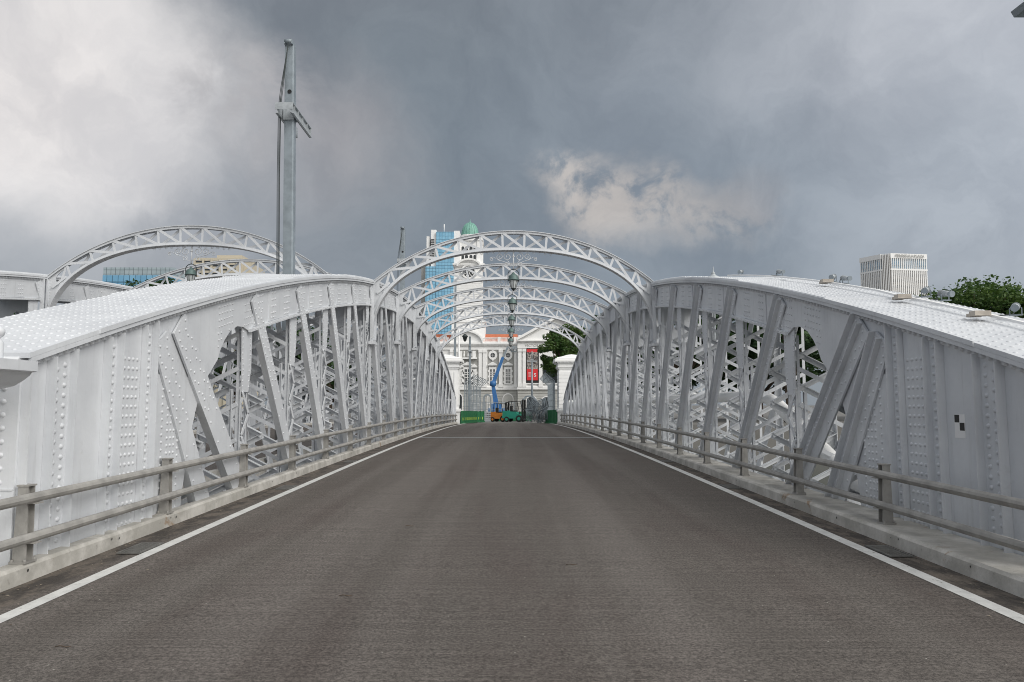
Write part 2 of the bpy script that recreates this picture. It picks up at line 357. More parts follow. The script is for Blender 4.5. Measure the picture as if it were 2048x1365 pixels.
# ground, river, banks
def sheet(name, x0, x1, y0, y1, z, m, depth=0):
    mb = MB(); mb.box(x0, x1, y0, y1, z-depth, z) if depth else mb.add([(x0, y0, z), (x1, y0, z), (x1, y1, z), (x0, y1, z)], [(0, 1, 2, 3)])
    return tag(mb.build(name, m), kind='structure')
M['paving'] = mat('far_paving', (.17, .165, .155), .9, var=.12, scale=.4)
sheet('river', -900, 900, -20, 80, -3.6, M['water'])
sheet('ground', -3500, 3500, 68, 7000, -.02, M['paving'], 6)
sheet('ground', -900, -4.7, -400, 5.6, -.05, M['paving'], 5)
sheet('ground', 5.0, 900, -400, 5.6, -.05, M['paving'], 5)
sheet('ground', -4.69, 4.99, -400, -5.01, -.05, M['paving'], 5)
# ------------------------------------------------------------------ the bridge
B0 = V3(.2, YM, 0)
bridge = thing('steel_bridge', B0, 'white painted riveted steel arch bridge with lattice trusses and overhead ribs', 'bridge')
def bpart(mb, name, parent=bridge): return mb.build(name, M['steel'], parent, B0)
NODES = [YM+2.8*k for k in range(-9, 10)]
def mir(p, far): return (2*YM-p[0], p[1]) if far else p
def truss(xi, s, full=True, flange_in=False):
    """xi = face on the road side, s = outward direction"""
    xo = xi+s*1.4; nin = V3(-s, 0, 0)
    # --- top chord: cap plate, cover plates, lip, webs
    mb = MB()
    def capstrip(x0, x1, y0, y1, dz0, dz1):
        n = max(1, int((y1-y0)/.7)); ys = [y0+(y1-y0)*i/n for i in range(n+1)]; vv = []
        for y in ys: vv += [(x0, y, zt(y)+dz0), (x1, y, zt(y)+dz0), (x1, y, zt(y)+dz1), (x0, y, zt(y)+dz1)]
        ff = [(4*i+k, 4*i+(k+1) % 4, 4*i+4+(k+1) % 4, 4*i+4+k) for i in range(n) for k in range(4)]
        mb.add(vv, ff+[(0, 3, 2, 1), (4*n, 4*n+1, 4*n+2, 4*n+3)])
    e = .11
    capstrip(xi-s*e, xo+s*e, YA-.06, YB+.06, -.05, 0)
    capstrip(xi-s*e, xi-s*(e-.03), YA-.03, YB+.03, -.10, -.052)        # hanging lip
    capstrip(xi-s*(e+.015), xi-s*e, YA+1.1, YB-1.1, -.045, .012)
    for k, (a, x_) in enumerate(((11.3, .0), (15.6, .03), (20.4, .06))): capstrip(xi-s*(e-.01-x_), xo+s*(e-.01-x_), a, 2*YM-a, .001+.022*k, .022*(k+1))
    capstrip(xi-s*.035, xi-s*.002, YA+.1, YB-.1, -.165, -.052)          # angle under the cap
    def web(x, th, d, y0, y1):
        capstrip(min(x, x+th), max(x, x+th), y0, y1, -d, -.05)
    web(xi, s*.03, .80, 13.1, 2*YM-13.1); web(xo, -s*.03, .80, YA+.1, YB-.1)
    capstrip(xi-s*.05, xi-s*.001, 13.1, 2*YM-13.1, -.83, -.77)         # bottom angle of web
    capstrip(xi+s*.032, xi+s*.16, 13.1, 2*YM-13.1, -.80, -.78)
    # rivets: cap
    if full:
        y = YA+.08; row = 0
        while y < 27:
            k = 0 if y < 11.3 else 1 if y < 15.6 else 2 if y < 20.4 else 3
            st = .15; x = .05
            sl = .0102*(YM-y); nn = V3(0, -sl, 1).normalized()
            while x < 1.55:
                if y < 20 or x < .8: mb.rivet((xi-s*.07+s*x, y, zt(y)+.022*k), nn, .026, .42)
                x += st
            y += .132 if y < 16 else .17; row += 1
    y = YA+.15; ymax = 30 if full else 34
    while y < ymax:                                   # row of rivets under the lip
        mb.rivet((xi-s*.035, y, zt(y)-.135), nin, .030, 1.2); y += .115 if y < 14 else .15
    y = 13.3
    while y < ymax:
        mb.rivet((xi-s*.051, y, zt(y)-.80), nin, .016); y += .13
    # raised cover plates with rivet fields on the web
    for n in NODES[1:-1]:
        far = n > YM
        for (a, b) in ((n-.42, n+.12), (n+.45, n+1.75)):
            if far: a, b = 2*YM-(2*YM-n)-(b-n), 2*YM-(2*YM-n)-(a-n)
            if a < 13.2 or b > 2*YM-13.2: continue
            capstrip(xi-s*.014, xi-s*.001, a, b, -.755, -.14)
            if n < 32:
                q = a+.07
                while q < b-.03:
                    for r_ in (.22, .35, .48, .61, .70):
                        if b-a < .7 or .12 < (q-a) < .40 or .9 < (q-a): mb.rivet((xi-s*.014, q, zt(q)-r_), nin, .022)
                    q += .10
    bpart(mb, 'top_chord')
    # --- solid end panels with stiffeners
    for far in (False, True):
        mb = MB(); zb = -.55
        poly = [(YA, zb), (10.5, zb), (10.62, .5), (10.85, 1.35), (11.15, 2.0), (11.75, 2.46), (11.85, 2.62), (12.02, 2.80), (12.25, 2.97), (12.55, 3.08), (12.85, 3.10), (13.1, zt(13.1)-.80)]
        poly += [(y, zt(y)-.05) for y in (13.1, 12, 11, 10, 9, 8, YA)]
        poly = [mir(p, far) for p in poly]
        mb.prism([(xi, y, z) for y, z in poly], (s*.03, 0, 0))
        po = [mir(p, far) for p in [(YA, zb), (10.9, zb), (10.9, zt(10.9)-.05), (9, zt(9)-.05), (YA, zt(YA)-.05)]]
        mb.prism([(xo, y, z) for y, z in po], (-s*.03, 0, 0))
        Y_ = (lambda y: 2*YM-y) if far else (lambda y: y)
        def up(y, w_, proud, z0=zb, zq=None):          # vertical flat on the web
            mb.prism([(xi-s*.001, Y_(y-w_/2), z0), (xi-s*.001, Y_(y+w_/2), z0), (xi-s*.001, Y_(y+w_/2), (zq or zt(y+w_/2)-.14)), (xi-s*.001, Y_(y-w_/2), (zq or zt(y-w_/2)-.14))], (-s*proud, 0, 0))
        def col_(ys, z0, z1, dz, r=.026, proud=.012):
            for q, y in enumerate(ys):
                z = z0+(dz/2 if q % 2 and len(ys) == 2 else 0)
                while z < min(z1, zt(y)-.22): mb.rivet((xi-s*proud, Y_(y), z), nin, r); z += dz
        # T stiffeners: flat against web + outstanding leg
        for (yc, w_, legs, cols) in ((7.60, .36, (7.42, 7.78), (7.56, 7.69)), (8.565, .26, (8.44, 8.70), (8.62,)), (9.40, .28, (9.26, 9.55), (9.47,))):
            up(yc, w_, .013)
            for l_ in legs: up(l_, .014, .10)
            if not far: col_(cols, -.1, 9, .105, .030)
        up(YA+.08, .15, .02); up(YA+.012, .02, .10); up(7.46, .012, .05)
        up(8.985, .52, .022)                            # wide cover plate
        if not far: col_([8.86, 8.96, 9.06, 9.16], .0, zt(8.9)-.42, .115, .026, .022)
        mb.prism([(xi-s*.001, Y_(9.72), zb), (xi-s*.001, Y_(10.40), zb), (xi-s*.001, Y_(10.40), 1.9), (xi-s*.001, Y_(10.15), 2.15), (xi-s*.001, Y_(9.72), 2.15)], (-s*.012, 0, 0))
        if not far:
            for q, y in enumerate((9.90, 10.06, 10.16, 10.26, 10.38)):
                z = -.1+(.05 if q in (0, 4) else 0)
                while z < 2.1-(y-9.9)*.7: mb.rivet((xi-s*.012, Y_(y), z), nin, .024); z += .10
            # curved gusset field
            for i in range(6):
                for j in range(9):
                    y = 11.75+.11*i+.02*(j % 2); z = zt(y)-.24-.105*j
                    if z > 2.62+(y-11.75)*.75 and not (i in (2, 3) and j > 3): mb.rivet((xi-s*.001, Y_(y), z), nin, .019)
            for i in range(5):
                y = 12.9+.09*i
                for j in range(5): mb.rivet((xi-s*.001, Y_(y), zt(y)-.2-.12*j), nin, .017)
        # end plate facing along the road
        ye = Y_(YA-.03); mb.box(xi-s*.01, xo, min(ye, ye+(.03 if not far else -.03)), max(ye, ye+(.03 if not far else -.03)), zb, zt(YA)-.055)
        if not far:
            mb.box(xi-s*.005, xo, ye-.012, ye-.001, .95, .965)
            for xx, d in ((.13, 0), (.30, .05), (1.1, 0), (1.27, .05)):
                z = -.1+d
                while z < zt(YA)-.2: mb.rivet((xi+s*xx, ye-.001, z), (0, -1, 0), .03); z += .125
            mb.tube([(xi-s*.02, ye-.01, zt(YA)-.10), (xo, ye-.01, zt(YA)-.10)], .05, 10)
        bpart(mb, 'end_panel')
    # --- diagonals
    def diagonal(p0, p1, wd_=.46, far=False, riv=True, fin=flange_in):
        (y0, z0), (y1, z1) = mir(p0, far), mir(p1, far); mb = MB(); x = xi-s*.032
        P0, P1 = V3(x, y0, z0), V3(x, y1, z1)
        mb.bar(P0, P1, wd_, .03, (1, 0, 0))
        d = (P1-P0).normalized(); perp = V3(0, -d.z, d.y)
        if perp.y > 0: perp = -perp                     # towards the near side
        if far: perp = -perp
        if fin:   # outstanding leg on the far edge, towards the road
            e_ = -perp*(wd_/2-.008)
            mb.bar(P0+e_+V3(-s*.06, 0, 0), P1+e_+V3(-s*.06, 0, 0), .09, .016, perp)
            mb.bar(P0+V3(-s*.055, 0, 0), P1+V3(-s*.055, 0, 0), .08, .012, perp)
        else:
            e_ = perp*(wd_/2-.008)
            mb.bar(P0*0.8+P1*.2+e_+V3(s*.06, 0, 0), P1+e_+V3(s*.06, 0, 0), .085, .016, perp)
        if riv and not far and y0 < 26:
            L = (P1-P0).length; t_ = .08
            while t_ < L-.05:
                f = t_/L
                for q, o_ in enumerate((-.16, -.09, .09, .16) if f < .42 else (-.15, .15)):
                    if f < .42 and (int(t_*10)+q) % 2: continue
                    if f >= .42 and (not fin or q) and int(t_*9) % 4: continue
                    mb.rivet(P0+d*t_+perp*o_*(wd_/.46)+nin*.015, nin, .021)
                t_ += .11
        return bpart(mb, 'diagonal')
    for far in (False, True):
        diagonal((9.72, 2.62), (11.55, -.1), .42, far); diagonal((10.25, 2.88), (13.15, .0), .46, far)
        for k in range(1, 9):
            y = NODES[k]-.45; diagonal((y, zt(y)-.20 if k < 8 else zt(y)-.25), (y+2.95, zd(y)-.1), .36 if k < 4 else .30, far)
    # --- posts
    for i, n in enumerate(NODES):
        if n < 12 or n > 60: continue
        mb = MB(); zb = zd(n)-.4; ztp = zt(n)-.8; far = n > YM; yy = n-.55 if not far else n+.55
        if abs(n-YM) < .1: yy = n
        arch = round((n-YM)/2.8) in (-4, -2, 0, 2, 4)
        ln = 1.1 if not arch else .6
        ztp = zt(yy)-.8; w0 = .50
        mb.prism([(xi+s*.034, yy-w0/2, ztp+.1), (xi+s*.034, yy+w0/2, ztp+.1), (xi+s*.034, yy+w0/2, ztp-ln*.6), (xi+s*.034, yy+w0*.28, ztp-ln), (xi+s*.034, yy-w0*.36, ztp-ln)], (s*.02, 0, 0))
        if n < 30:
            for k in range(11):
                for o_ in (-.20, .17): mb.rivet((xi+s*.034, yy+o_*(1 if k < 6 else .8), ztp-.05-.095*k), nin, .018)
        zz0 = ztp-ln
        for o_ in (-.15, .15):
            for xx in (.05, .20): mb.box(xi+s*xx, xi+s*(xx+.02), yy+o_-.035, yy+o_+.035, zb, zz0+.05); mb.box(xi+s*xx, xi+s*(xx+.06), yy+o_-.01, yy+o_+.01, zb, zz0+.05)
        z = zz0; sg = 1
        while z > zb+.2:
            h_ = min(.38, z-zb)
            mb.bar((xi+s*.03, yy-.16*sg, z), (xi+s*.03, yy+.16*sg, z-h_), .075, .012, (1, 0, 0))
            mb.bar((xi+s*.035, yy-.15, z-.1), (xi+s*.23, yy-.15, z-.1-h_*.9), .075, .012, (0, 1, 0)) if sg > 0 else mb.bar((xi+s*.23, yy-.15, z-.1), (xi+s*.035, yy-.15, z-.1-h_*.9), .075, .012, (0, 1, 0))
            z -= h_; sg = -sg
        bpart(mb, 'lattice_post')
        if arch:                                        # broad stiffened post carrying the overhead rib
            mb = MB(); zb2 = zt(n)-2.05
            mb.box(xi-s*.006, xi-s*.035, n-.26, n+.26, zb2, zt(n)-.13)
            for o_ in (-.26, .24): mb.box(xi-s*.037, xi-s*.13, n+o_, n+o_+.02, zb2+.1, zt(n)-.14)
            mb.box(xi+s*.04, xi-s*.16, n-.30, n+.30, zb2-.10, zb2-.001)
            mb.box(xi+s*.02, xi+s*.05, n-.20, n+.20, zd(n)-.3, zb2-.101)
            for o_ in (-.2, -.1, .1, .2):
                z = zb2+.08
                while z < zt(n)-.2 and n < 45: mb.rivet((xi-s*.035, n+o_, z), nin, .02); z += .11
            # cross diaphragm with an oval hole seen between the planes
            zc = zt(n)-1.45; yd = n-.32; N = 16; rx, rz_ = .13, .20; x0_, x1_ = xi+s*.06, xo-s*.06; z0_, z1_ = zt(n)-2.2, zt(n)-.8
            xc_ = (x0_+x1_)/2; ring = [(xc_+rx*math.cos(a*math.tau/N), yd, zc+rz_*math.sin(a*math.tau/N)) for a in range(N)]
            def sq(a):
                c_, s__ = math.cos(a), math.sin(a); m_ = max(abs(c_), abs(s__)); u_, v_ = c_/m_, s__/m_
                return (xc_+abs(x1_-x0_)/2*u_, yd, (zc+(z1_-zc)*v_) if v_ > 0 else (zc+(zc-z0_)*v_))
            out = [sq(a*math.tau/N) for a in range(N)]
            mb.add(ring+out, [(k, (k+1) % N, N+(k+1) % N, N+k) for k in range(N)])
            bpart(mb, 'rib_post')
    # --- outer lattice plane and cross lacing between the two planes
    for far in (False, True):
        if not full: break
        for k in range(0, 9):                           # outer plane repeats the diagonals
            y = NODES[k]-.45; (ya, za), (yb, zb_) = mir((y, zt(y)-.75), far), mir((y+2.9, zd(y)-.1), far); mb = MB()
            mb.bar((xo-s*.045, ya, za), (xo-s*.045, yb, zb_), .30, .02, (1, 0, 0)); bpart(mb, 'diagonal')
    y = 11.6; i = 0
    while y < 61.2:
        zb = zd(y)-.3; ztop = zt(y)-.82; mb = MB(); xa, xb = xi+s*.12, xo-s*.06
        if i % 2 == 0:
            mb.box(xo-s*.19, xo-s*.07, y-.010, y+.002, zb, ztop); mb.box(xo-s*.07, xo-s*.058, y-.12, y+.12, zb, ztop)
            z = zb
            while z < ztop-.6:
                for (z0_, z1_, yy) in ((z, z+.62, y-.035), (z+.62, z, y+.02)):
                    a_, b_ = V3(xa, yy, z0_), V3(xb, yy, z1_)
                    mb.bar(a_, b_, .10, .012, (0, 1, 0)); mb.bar(a_+V3(0, -.04, .045), b_+V3(0, -.04, .045), .012, .08, (0, 1, 0))
                z += .62
            bpart(mb, 'cross_frame')
        elif full:
            z = zb
            while z < ztop-.6:
                mb.bar((xa, y-.02, z+(.62 if i % 4 == 1 else 0)), (xb, y-.02, z+(0 if i % 4 == 1 else .62)), .075, .012, (0, 1, 0))
                z += .62
            mb.box(xb-.03, xb+.03, y-.012, y, zb, ztop); mb.box(xa-.025, xa+.025, y-.012, y, zb, ztop)
            bpart(mb, 'cross_frame')
        y += 1.4; i += 1
    mb = MB(); n = 58; ys = [YA+(YB-YA)*i/n for i in range(n+1)]
    for (xa, xb) in ((xi+s*.03, xi+s*.35), (xo-s*.35, xo-s*.03)):
        vv = []
        for y in ys: q = zd(y)-.42; vv += [(xa, y, q-.5), (xb, y, q-.5), (xb, y, q), (xa, y, q)]
        mb.add(vv, [(4*i+k, 4*i+(k+1) % 4, 4*i+4+(k+1) % 4, 4*i+4+k) for i in range(n) for k in range(4)])
    bpart(mb, 'bottom_chord')
YA = 7.03; truss(LX, -1, True, False)
YA = 6.6; ZOFF[0] = .05; truss(RX, 1, True, True)
YA = 7.3; ZOFF[0] = .28; truss(-15.65, -1, False, False); ZOFF[0] = .09
# ------------------------------------------------------------------ overhead ribs
def spiral(mb, c, r0, turns, start, sgn, r=.015, n=16, Y=0):
    pts = []
    for i in range(n+1):
        t = i/n; a = start+sgn*turns*math.tau*t; q = r0*(1-.78*t)
        pts.append((c[0]+q*math.cos(a), Y, c[1]+q*math.sin(a)))
    mb.tube(pts, r, 4)
def rib(xc, Y, apex=7.58):
    h = 4.80; zs = zt(Y)-.02; rise = apex-zs; Rr = (h*h+rise*rise)/(2*rise); ca = apex-Rr
    zb = zt(Y)-1.95; la = apex-.66
    def zu(x): return ca+math.sqrt(max(0, Rr*Rr-x*x))
    NN = 2.3
    def zl(x): return zb+(la-zb)*(max(0, 1-(abs(x)/4.78)**NN))**(1/NN)
    mb = MB()
    # upper chord: flange + web
    xs = [-h+2*h*i/48 for i in range(49)]
    def ribbon(f, xs, y0, y1, d0, d1):
        vv = []
        for x in xs: z = f(x); vv += [(xc+x, y0, z+d0), (xc+x, y1, z+d0), (xc+x, y1, z+d1), (xc+x, y0, z+d1)]
        n = len(xs)-1
        mb.add(vv, [(4*i+k, 4*i+(k+1) % 4, 4*i+4+(k+1) % 4, 4*i+4+k) for i in range(n) for k in range(4)]+[(0, 3, 2, 1), (4*n, 4*n+1, 4*n+2, 4*n+3)])
    ribbon(zu, xs, Y-.14, Y+.14, -.022, 0); ribbon(zu, xs, Y-.10, Y-.085, -.10, -.023)
    ribbon(zu, xs, Y+.085, Y+.10, -.10, -.023)
    # lower chord along its own curve (parametric so that the haunches are smooth)
    def low(t):   # t -1..1
        a = math.pi/2*(1-t); c, s_ = math.cos(a), math.sin(a)
        return V3(xc+4.78*math.copysign(abs(c)**(2/NN), c), Y, zb+(la-zb)*abs(s_)**(2/NN))
    P = [low(-1+2*i/64) for i in range(65)]; vv = []
    def sweep(y0, y1, a0, a1):
        vv = []
        for i, p in enumerate(P):
            d = (P[min(i+1, 64)]-P[max(i-1, 0)]).normalized(); nn = V3(-d.z, 0, d.x)
            for yy, aa in ((y0, a0), (y1, a0), (y1, a1), (y0, a1)): q = p+nn*aa; vv.append((q.x, Y+yy, q.z))
        mb.add(vv, [(4*i+k, 4*i+(k+1) % 4, 4*i+4+(k+1) % 4, 4*i+4+k) for i in range(64) for k in range(4)]+[(0, 3, 2, 1), (256, 257, 258, 259)])
    sweep(-.15, .15, -.022, 0); sweep(-.095, -.08, .001, .085); sweep(.08, .095, .001, .085)
    if Y < 31:
        for i in range(0, 65):
            d = (P[min(i+1, 64)]-P[max(i-1, 0)]).normalized(); nn = V3(d.z, 0, -d.x)
            for yy in (-.10, .10): mb.rivet((P[i]+nn*.022)+V3(0, yy, 0), nn, .016)
    # lacing
    st = .76; k = -6; ns = [i*st+st/2 for i in range(-6, 6)]; lx = lambda x: x*.975
    for i, x in enumerate(ns):
        yy = Y-.075
        if abs(x) > 4.3: continue
        U, L = V3(xc+x, yy, zu(x)-.05), V3(xc+x*.96, yy, zl(x*.96)+.04)
        mb.bar(U, L, .075, .012, (0, 1, 0))
        if i+1 < len(ns):
            x2 = ns[i+1]; U2, L2 = V3(xc+x2, yy, zu(x2)-.05), V3(xc+x2*.96, yy, zl(x2*.96)+.04)
            if abs(x2) > 4.3: continue
            mb.bar(U+V3(0, -.015, 0), L2+V3(0, -.015, 0), .085, .012, (0, 1, 0)); mb.bar(L+V3(0, .15, 0), U2+V3(0, .15, 0), .085, .012, (0, 1, 0))
    for sx in (-1, 1):
        a_ = V3(xc+sx*4.18, Y-.09, zl(4.02)+.04); mb.bar(a_, V3(xc+sx*4.62, Y-.09, zu(4.5)-.62), .08, .012, (0, 1, 0))
        a_ = V3(xc+sx*4.18, Y-.06, zu(4.18)-.05); mb.bar(a_, V3(xc+sx*4.42, Y-.06, zl(4.42)), .08, .012, (0, 1, 0))
        a_ = V3(xc+sx*3.70, Y-.09, zl(3.65)+.05)
    o = bpart(mb, 'overhead_rib')
    # spandrel plates where the rib meets the truss
    for sx in (-1, 1):
        mb = MB(); poly = [(4.80, zs-.02), (4.80, zb)]
        for i in range(15):
            x = 4.78*(math.sin(math.pi/2*(1-i/17)))**(2/NN); 
            if x < 4.18: break
            poly.append((x, zl(x)+.02))
        x_e, z_e = poly[-1]; zuu = zu(4.30)-.06; N = 8
        for i in range(1, N):
            t = i/N; zz = z_e+(zuu-z_e)*t; bulge = math.sin(math.pi*t)*.30
            poly.append((x_e+(4.15-x_e)*t+bulge, zz))
        poly += [(4.15, zu(4.15)-.05), (4.5, zu(4.5)-.04)]
        mb.prism([(xc+sx*x, Y-.03, z) for x, z in poly], (0, .03, 0))
        mb.box(xc+sx*4.76, xc+sx*4.80, Y-.12, Y-.031, zb, zs-.1)
        if Y < 35:
            z = zb+.1
            while z < zs-.1:
                mb.rivet((xc+sx*4.72, Y-.031, z), (0, -1, 0), .018); z += .1
        bpart(mb, 'spandrel_plate', o)
    # scrollwork and hanger
    mb = MB(); zc = la-.03
    mb.tube([(xc, Y, zc), (xc, Y, zc-.62)], .024, 6); mb.lathe([(.0, 0), (.05, .02), (.05, .05), (0, .07)], (xc, Y, zc-.22), 8)
    for sx in (-1, 1):
        f = (1 if sx > 0 else -1)
        spiral(mb, (xc+sx*.20, zc-.19), .15, 1.4, math.pi/2 if sx > 0 else math.pi/2, -f, Y=Y)
        spiral(mb, (xc+sx*.46, zc-.20), .13, 1.4, math.pi*1.5, f, Y=Y)
        spiral(mb, (xc+sx*.23, zc-.43), .10, 1.3, math.pi/2, f, Y=Y, r=.013)
        spiral(mb, (xc+sx*.74, zc-.28), .07, 1.2, math.pi/2, -f, Y=Y, r=.013)
        mb.tube([(xc+sx*.02, Y, zc-.50), (xc+sx*.10, Y, zc-.52), (xc+sx*.22, Y, zc-.40), (xc+sx*.40, Y, zc-.34), (xc+sx*.55, Y, zc-.28), (xc+sx*.70, Y, zc-.20), (xc+sx*.80, Y, zc-.27)], .011, 4)
        for q in range(6): spiral(mb, (xc+sx*(.28+.20*q), zl(.28+.20*q)-.075), .055, 1.1, math.pi/2, f if q % 2 else -f, Y=Y, r=.008, n=9)
    bpart(mb, 'scrollwork', o)
    return zc-.62
RIBY = [YM+5.6*k for k in (-2, -1, 0, 1, 2)]
# ------------------------------------------------------------------ lanterns
def lantern_proto(label, group):
    t = thing('hanging_lantern', (0, 0, 0), label, 'lantern', group); t.scale = (.9, .9, .95)    # origin = top of the hook
    mb = MB(); pts = []
    for i in range(17):
        a = math.pi*i/16; pts.append((.205*math.cos(a), 0, -.21+.18*math.sin(a)))
    pts = [(.205, 0, -.50)]+pts+[(-.205, 0, -.50)]
    mb.tube(pts, .014, 6); mb.tube([(0, 0, 0), (0, 0, -.04)], .02, 6); mb.lathe([(0, 0), (.03, -.01), (.03, -.03), (0, -.04)], (0, 0, -.005), 8)
    mb.build('hoop', M['blackmetal'], t)
    mb = MB(); mb.lathe([(.0, -.13), (.035, -.14), (.035, -.16), (.06, -.17), (.06, -.20), (.10, -.215), (.155, -.25), (.18, -.31), (.185, -.37), (.215, -.40), (.215, -.43), (.16, -.435)], n=16)
    mb.build('dome', M['lampgreen'], t)
    mb = MB(); mb.lathe([(.165, -.44), (.085, -.72), (.0, -.72)], n=8, smooth=False); mb.build('glass', M['lampglass'], t)
    mb = MB()
    for k in range(8):
        a = k*math.tau/8; mb.tube([(.17*math.cos(a), .17*math.sin(a), -.44), (.09*math.cos(a), .09*math.sin(a), -.72)], .009, 4)
    mb.lathe([(.09, -.71), (.10, -.73), (.06, -.75), (.03, -.80), (0, -.82)], n=8); mb.build('frame', M['blackmetal'], t)
    return t
CX = .2; LCX = -10.75
ordn = ('nearest and largest', 'second nearest', 'middle', 'second farthest', 'farthest and smallest')
proto = None
for i, y in enumerate(RIBY):
    zz = rib(CX, y, 7.67-.07*i/2)
    lab = 'green domed glass lantern over the road, %s of the five in a row' % ordn[i]
    if proto is None: proto = lantern_proto(lab, 'lanterns hanging from the overhead ribs'); L_ = proto
    else: L_ = copy_tree(proto); L_['label'] = lab
    L_.location = (CX, y, zz+.02)
for i, y in enumerate(RIBY):
    ZOFF[0] = .28; zz = rib(LCX, y, 7.84-.05*i); ZOFF[0] = .09
    if i > 2: continue
    L_ = copy_tree(proto); L_.location = (LCX, y, zz+.02)
    L_['label'] = ('green domed lantern hanging over the left carriageway under the leftmost big rib', 'lantern mostly hidden behind the left truss under the second left rib', 'lantern hidden low behind the left truss under the third left rib')[i]
# portal cross girders linking chord tops are carried by the ribs themselves
# ------------------------------------------------------------------ guard rails
def guard_rail(side, x, ys, label):
    t = thing('guard_rail', (x, 0, 0), label, 'guard rail', 'guard rails along the kerbs')
    s = -side   # rails on road side
    pm = None
    for i, y in enumerate(ys):
        if pm is None:
            mb = MB(); 
            mb.box(-.075, .075, -.09, .09, 0, .018)
            mb.prism([(-.07, -.055, .018), (.06, -.055, .018), (.045, -.055, .70), (-.045, -.055, .70)], (0, .012, 0))
            mb.prism([(-.07, .043, .018), (.06, .043, .018), (.045, .043, .70), (-.045, .043, .70)], (0, .012, 0))
            mb.box(-.006, .006, -.042, .042, .018, .70)
            mb.box(-.055, .055, -.065, .065, .701, .716)
            for a in (-.06, .06):
                for b in (-.07, .07): mb.lathe([(.014, 0), (.014, .02), (0, .02)], (a, b, .018), 6)
            o = mb.build('rail_post', M['rail'], t); pm = o.data
        else: o = bpy.data.objects.new('rail_post', pm); C.objects.link(o); o.parent = t
        o.location = (0, y, zd(y)+.166)
        sw = MB(); sw.box(-.09, .09, -.12, .12, -.012, 0)
    for h, r_ in ((.60, .047), (.235, .045)):
        mb = MB(); n = len(ys); yy = [ys[0]-1.6]+list(ys)+[ys[-1]+.5] if ys[0] > 5 else list(ys)+[ys[-1]+.5]
        vv = []; cs = [(-.035, -.8), (.015, -1), (.035, -.55), (.045, 0), (.035, .55), (.015, 1), (-.035, .8)]
        K = len(cs)
        for y in yy:
            for a, b in cs: vv.append((s*(.085+a), y, zd(y)+.166+h+b*r_))
        mb.add(vv, [(i*K+k, i*K+(k+1) % K, (i+1)*K+(k+1) % K, (i+1)*K+k) for i in range(len(yy)-1) for k in range(K)]+[tuple(range(K)), tuple(range((len(yy)-1)*K, len(yy)*K))])
        for y in ys: mb.box(s*.03, s*.135, y-.05, y+.05, zd(y)+.166+h-r_-.012, zd(y)+.166+h-r_-.001)
        mb.build('rail', M['rail'], t)
    return t
guard_rail(-1, -4.50, [7.05+2.87*k for k in range(21)], 'weathered grey two-bar guard rail on the left kerb, its end post in front')
guard_rail(1, 4.58, [6.39+2.68*k for k in range(22)], 'weathered grey two-bar guard rail on the right kerb')
# drain grates
gp = None
gl = []
for k, (y, sx) in enumerate([(8.45, -1), (8.25, 1), (13.9, -1), (14.0, 1), (19.5, -1), (19.6, 1)]):
    x = -4.09 if sx < 0 else 4.17
    if gp is None:
        mb = MB(); mb.box(-.20, .20, -.36, -.33, 0, .012); mb.box(-.20, .20, .33, .36, 0, .012); mb.box(-.2, -.17, -.33, .33, 0, .016); mb.box(.17, .2, -.33, .33, 0, .016)
        for q in range(11): mb.box(-.17, .17, -.31+.06*q, -.285+.06*q, .004, .013)
        for q in range(4): mb.box(-.13+.08*q, -.115+.08*q, -.33, .33, .002, .010)
        mb.box(-.17, .17, -.33, .33, -.02, .001, mi=1)
        gp = mb.build('drain_grate', [mat('cast_grate', (.15, .148, .14), .7, .2, var=.2, scale=9), M['dark']]); o = gp
    else: o = gp.copy(); C.objects.link(o)
    o.scale = (.62, .8, 1); o.location = (x, y, zd(y)+.006); o.rotation_euler = (math.atan(.34*2*(36-y)/36**2), 0, 0)
    w_ = ('nearest the camera', 'second along', 'third along')[k//2]
    tag(o, 'steel drain grate in the %s gutter beside the kerb, %s' % ('left' if sx < 0 else 'right', w_), 'drain grate', 'drain grates in the gutters')
# ------------------------------------------------------------------ small things on the trusses
mb = MB(); p = (RX-.008, 8.27, 1.50)
mb.box(RX-.003, RX-.001, 8.10, 8.29, 1.38, 1.64, mi=0)
yy0, zz0 = 8.20, 1.44
mb.box(RX-.0045, RX-.0031, 8.20, 8.285, 1.55, 1.635, mi=1); mb.box(RX-.0045, RX-.0031, 8.11, 8.195, 1.462, 1.548, mi=1)
tag(mb.build('survey_target', [M['white'], M['paintblack']]), 'small black and white chequered survey target stuck on the right end panel', 'survey target')
# pipe behind the right truss
pipe = thing('pipe', (6.75, 30, 0), 'thick white pipe running inside the right truss and bending down to the near bank', 'pipe')
PX_ = 5.72
mb = MB(); mb.tube([(PX_, 60, 1.95), (PX_, 16.9, 1.95), (PX_, 16.3, 1.90), (PX_, 15.7, 1.76), (PX_, 9.8, -.45)], .135, 14); mb.build('pipe_run', M['stone'], pipe, (6.75, 30, 0))
for y in (17.2, 22.8, 28.4, 34, 39.6):
    mb = MB(); mb.tube([(PX_, y-.03, 1.95), (PX_, y+.03, 1.95)], .18, 14); mb.build('flange', M['stone'], pipe, (6.75, 30, 0))
mb = MB()
fc = V3(5.66, 13.6, 1.12)
for k in range(42):
    a = random.uniform(0, math.tau); e = random.uniform(.1, 1.3); d = V3(math.cos(a)*math.cos(e), math.sin(a)*math.cos(e), math.sin(e)); L0 = random.uniform(.14, .26)
    sdv = d.cross(V3(0, 0, 1)).normalized()*.025
    mb.add([fc-sdv, fc+sdv, fc+d*L0*.6+sdv*1.3, fc+d*L0+V3(0, 0, -.04), fc+d*L0*.6-sdv*1.3], [(0, 1, 2, 3, 4)])
tag(mb.build('fern', M['fern']), 'small yellow-green fern growing on the white pipe behind the right truss', 'fern')
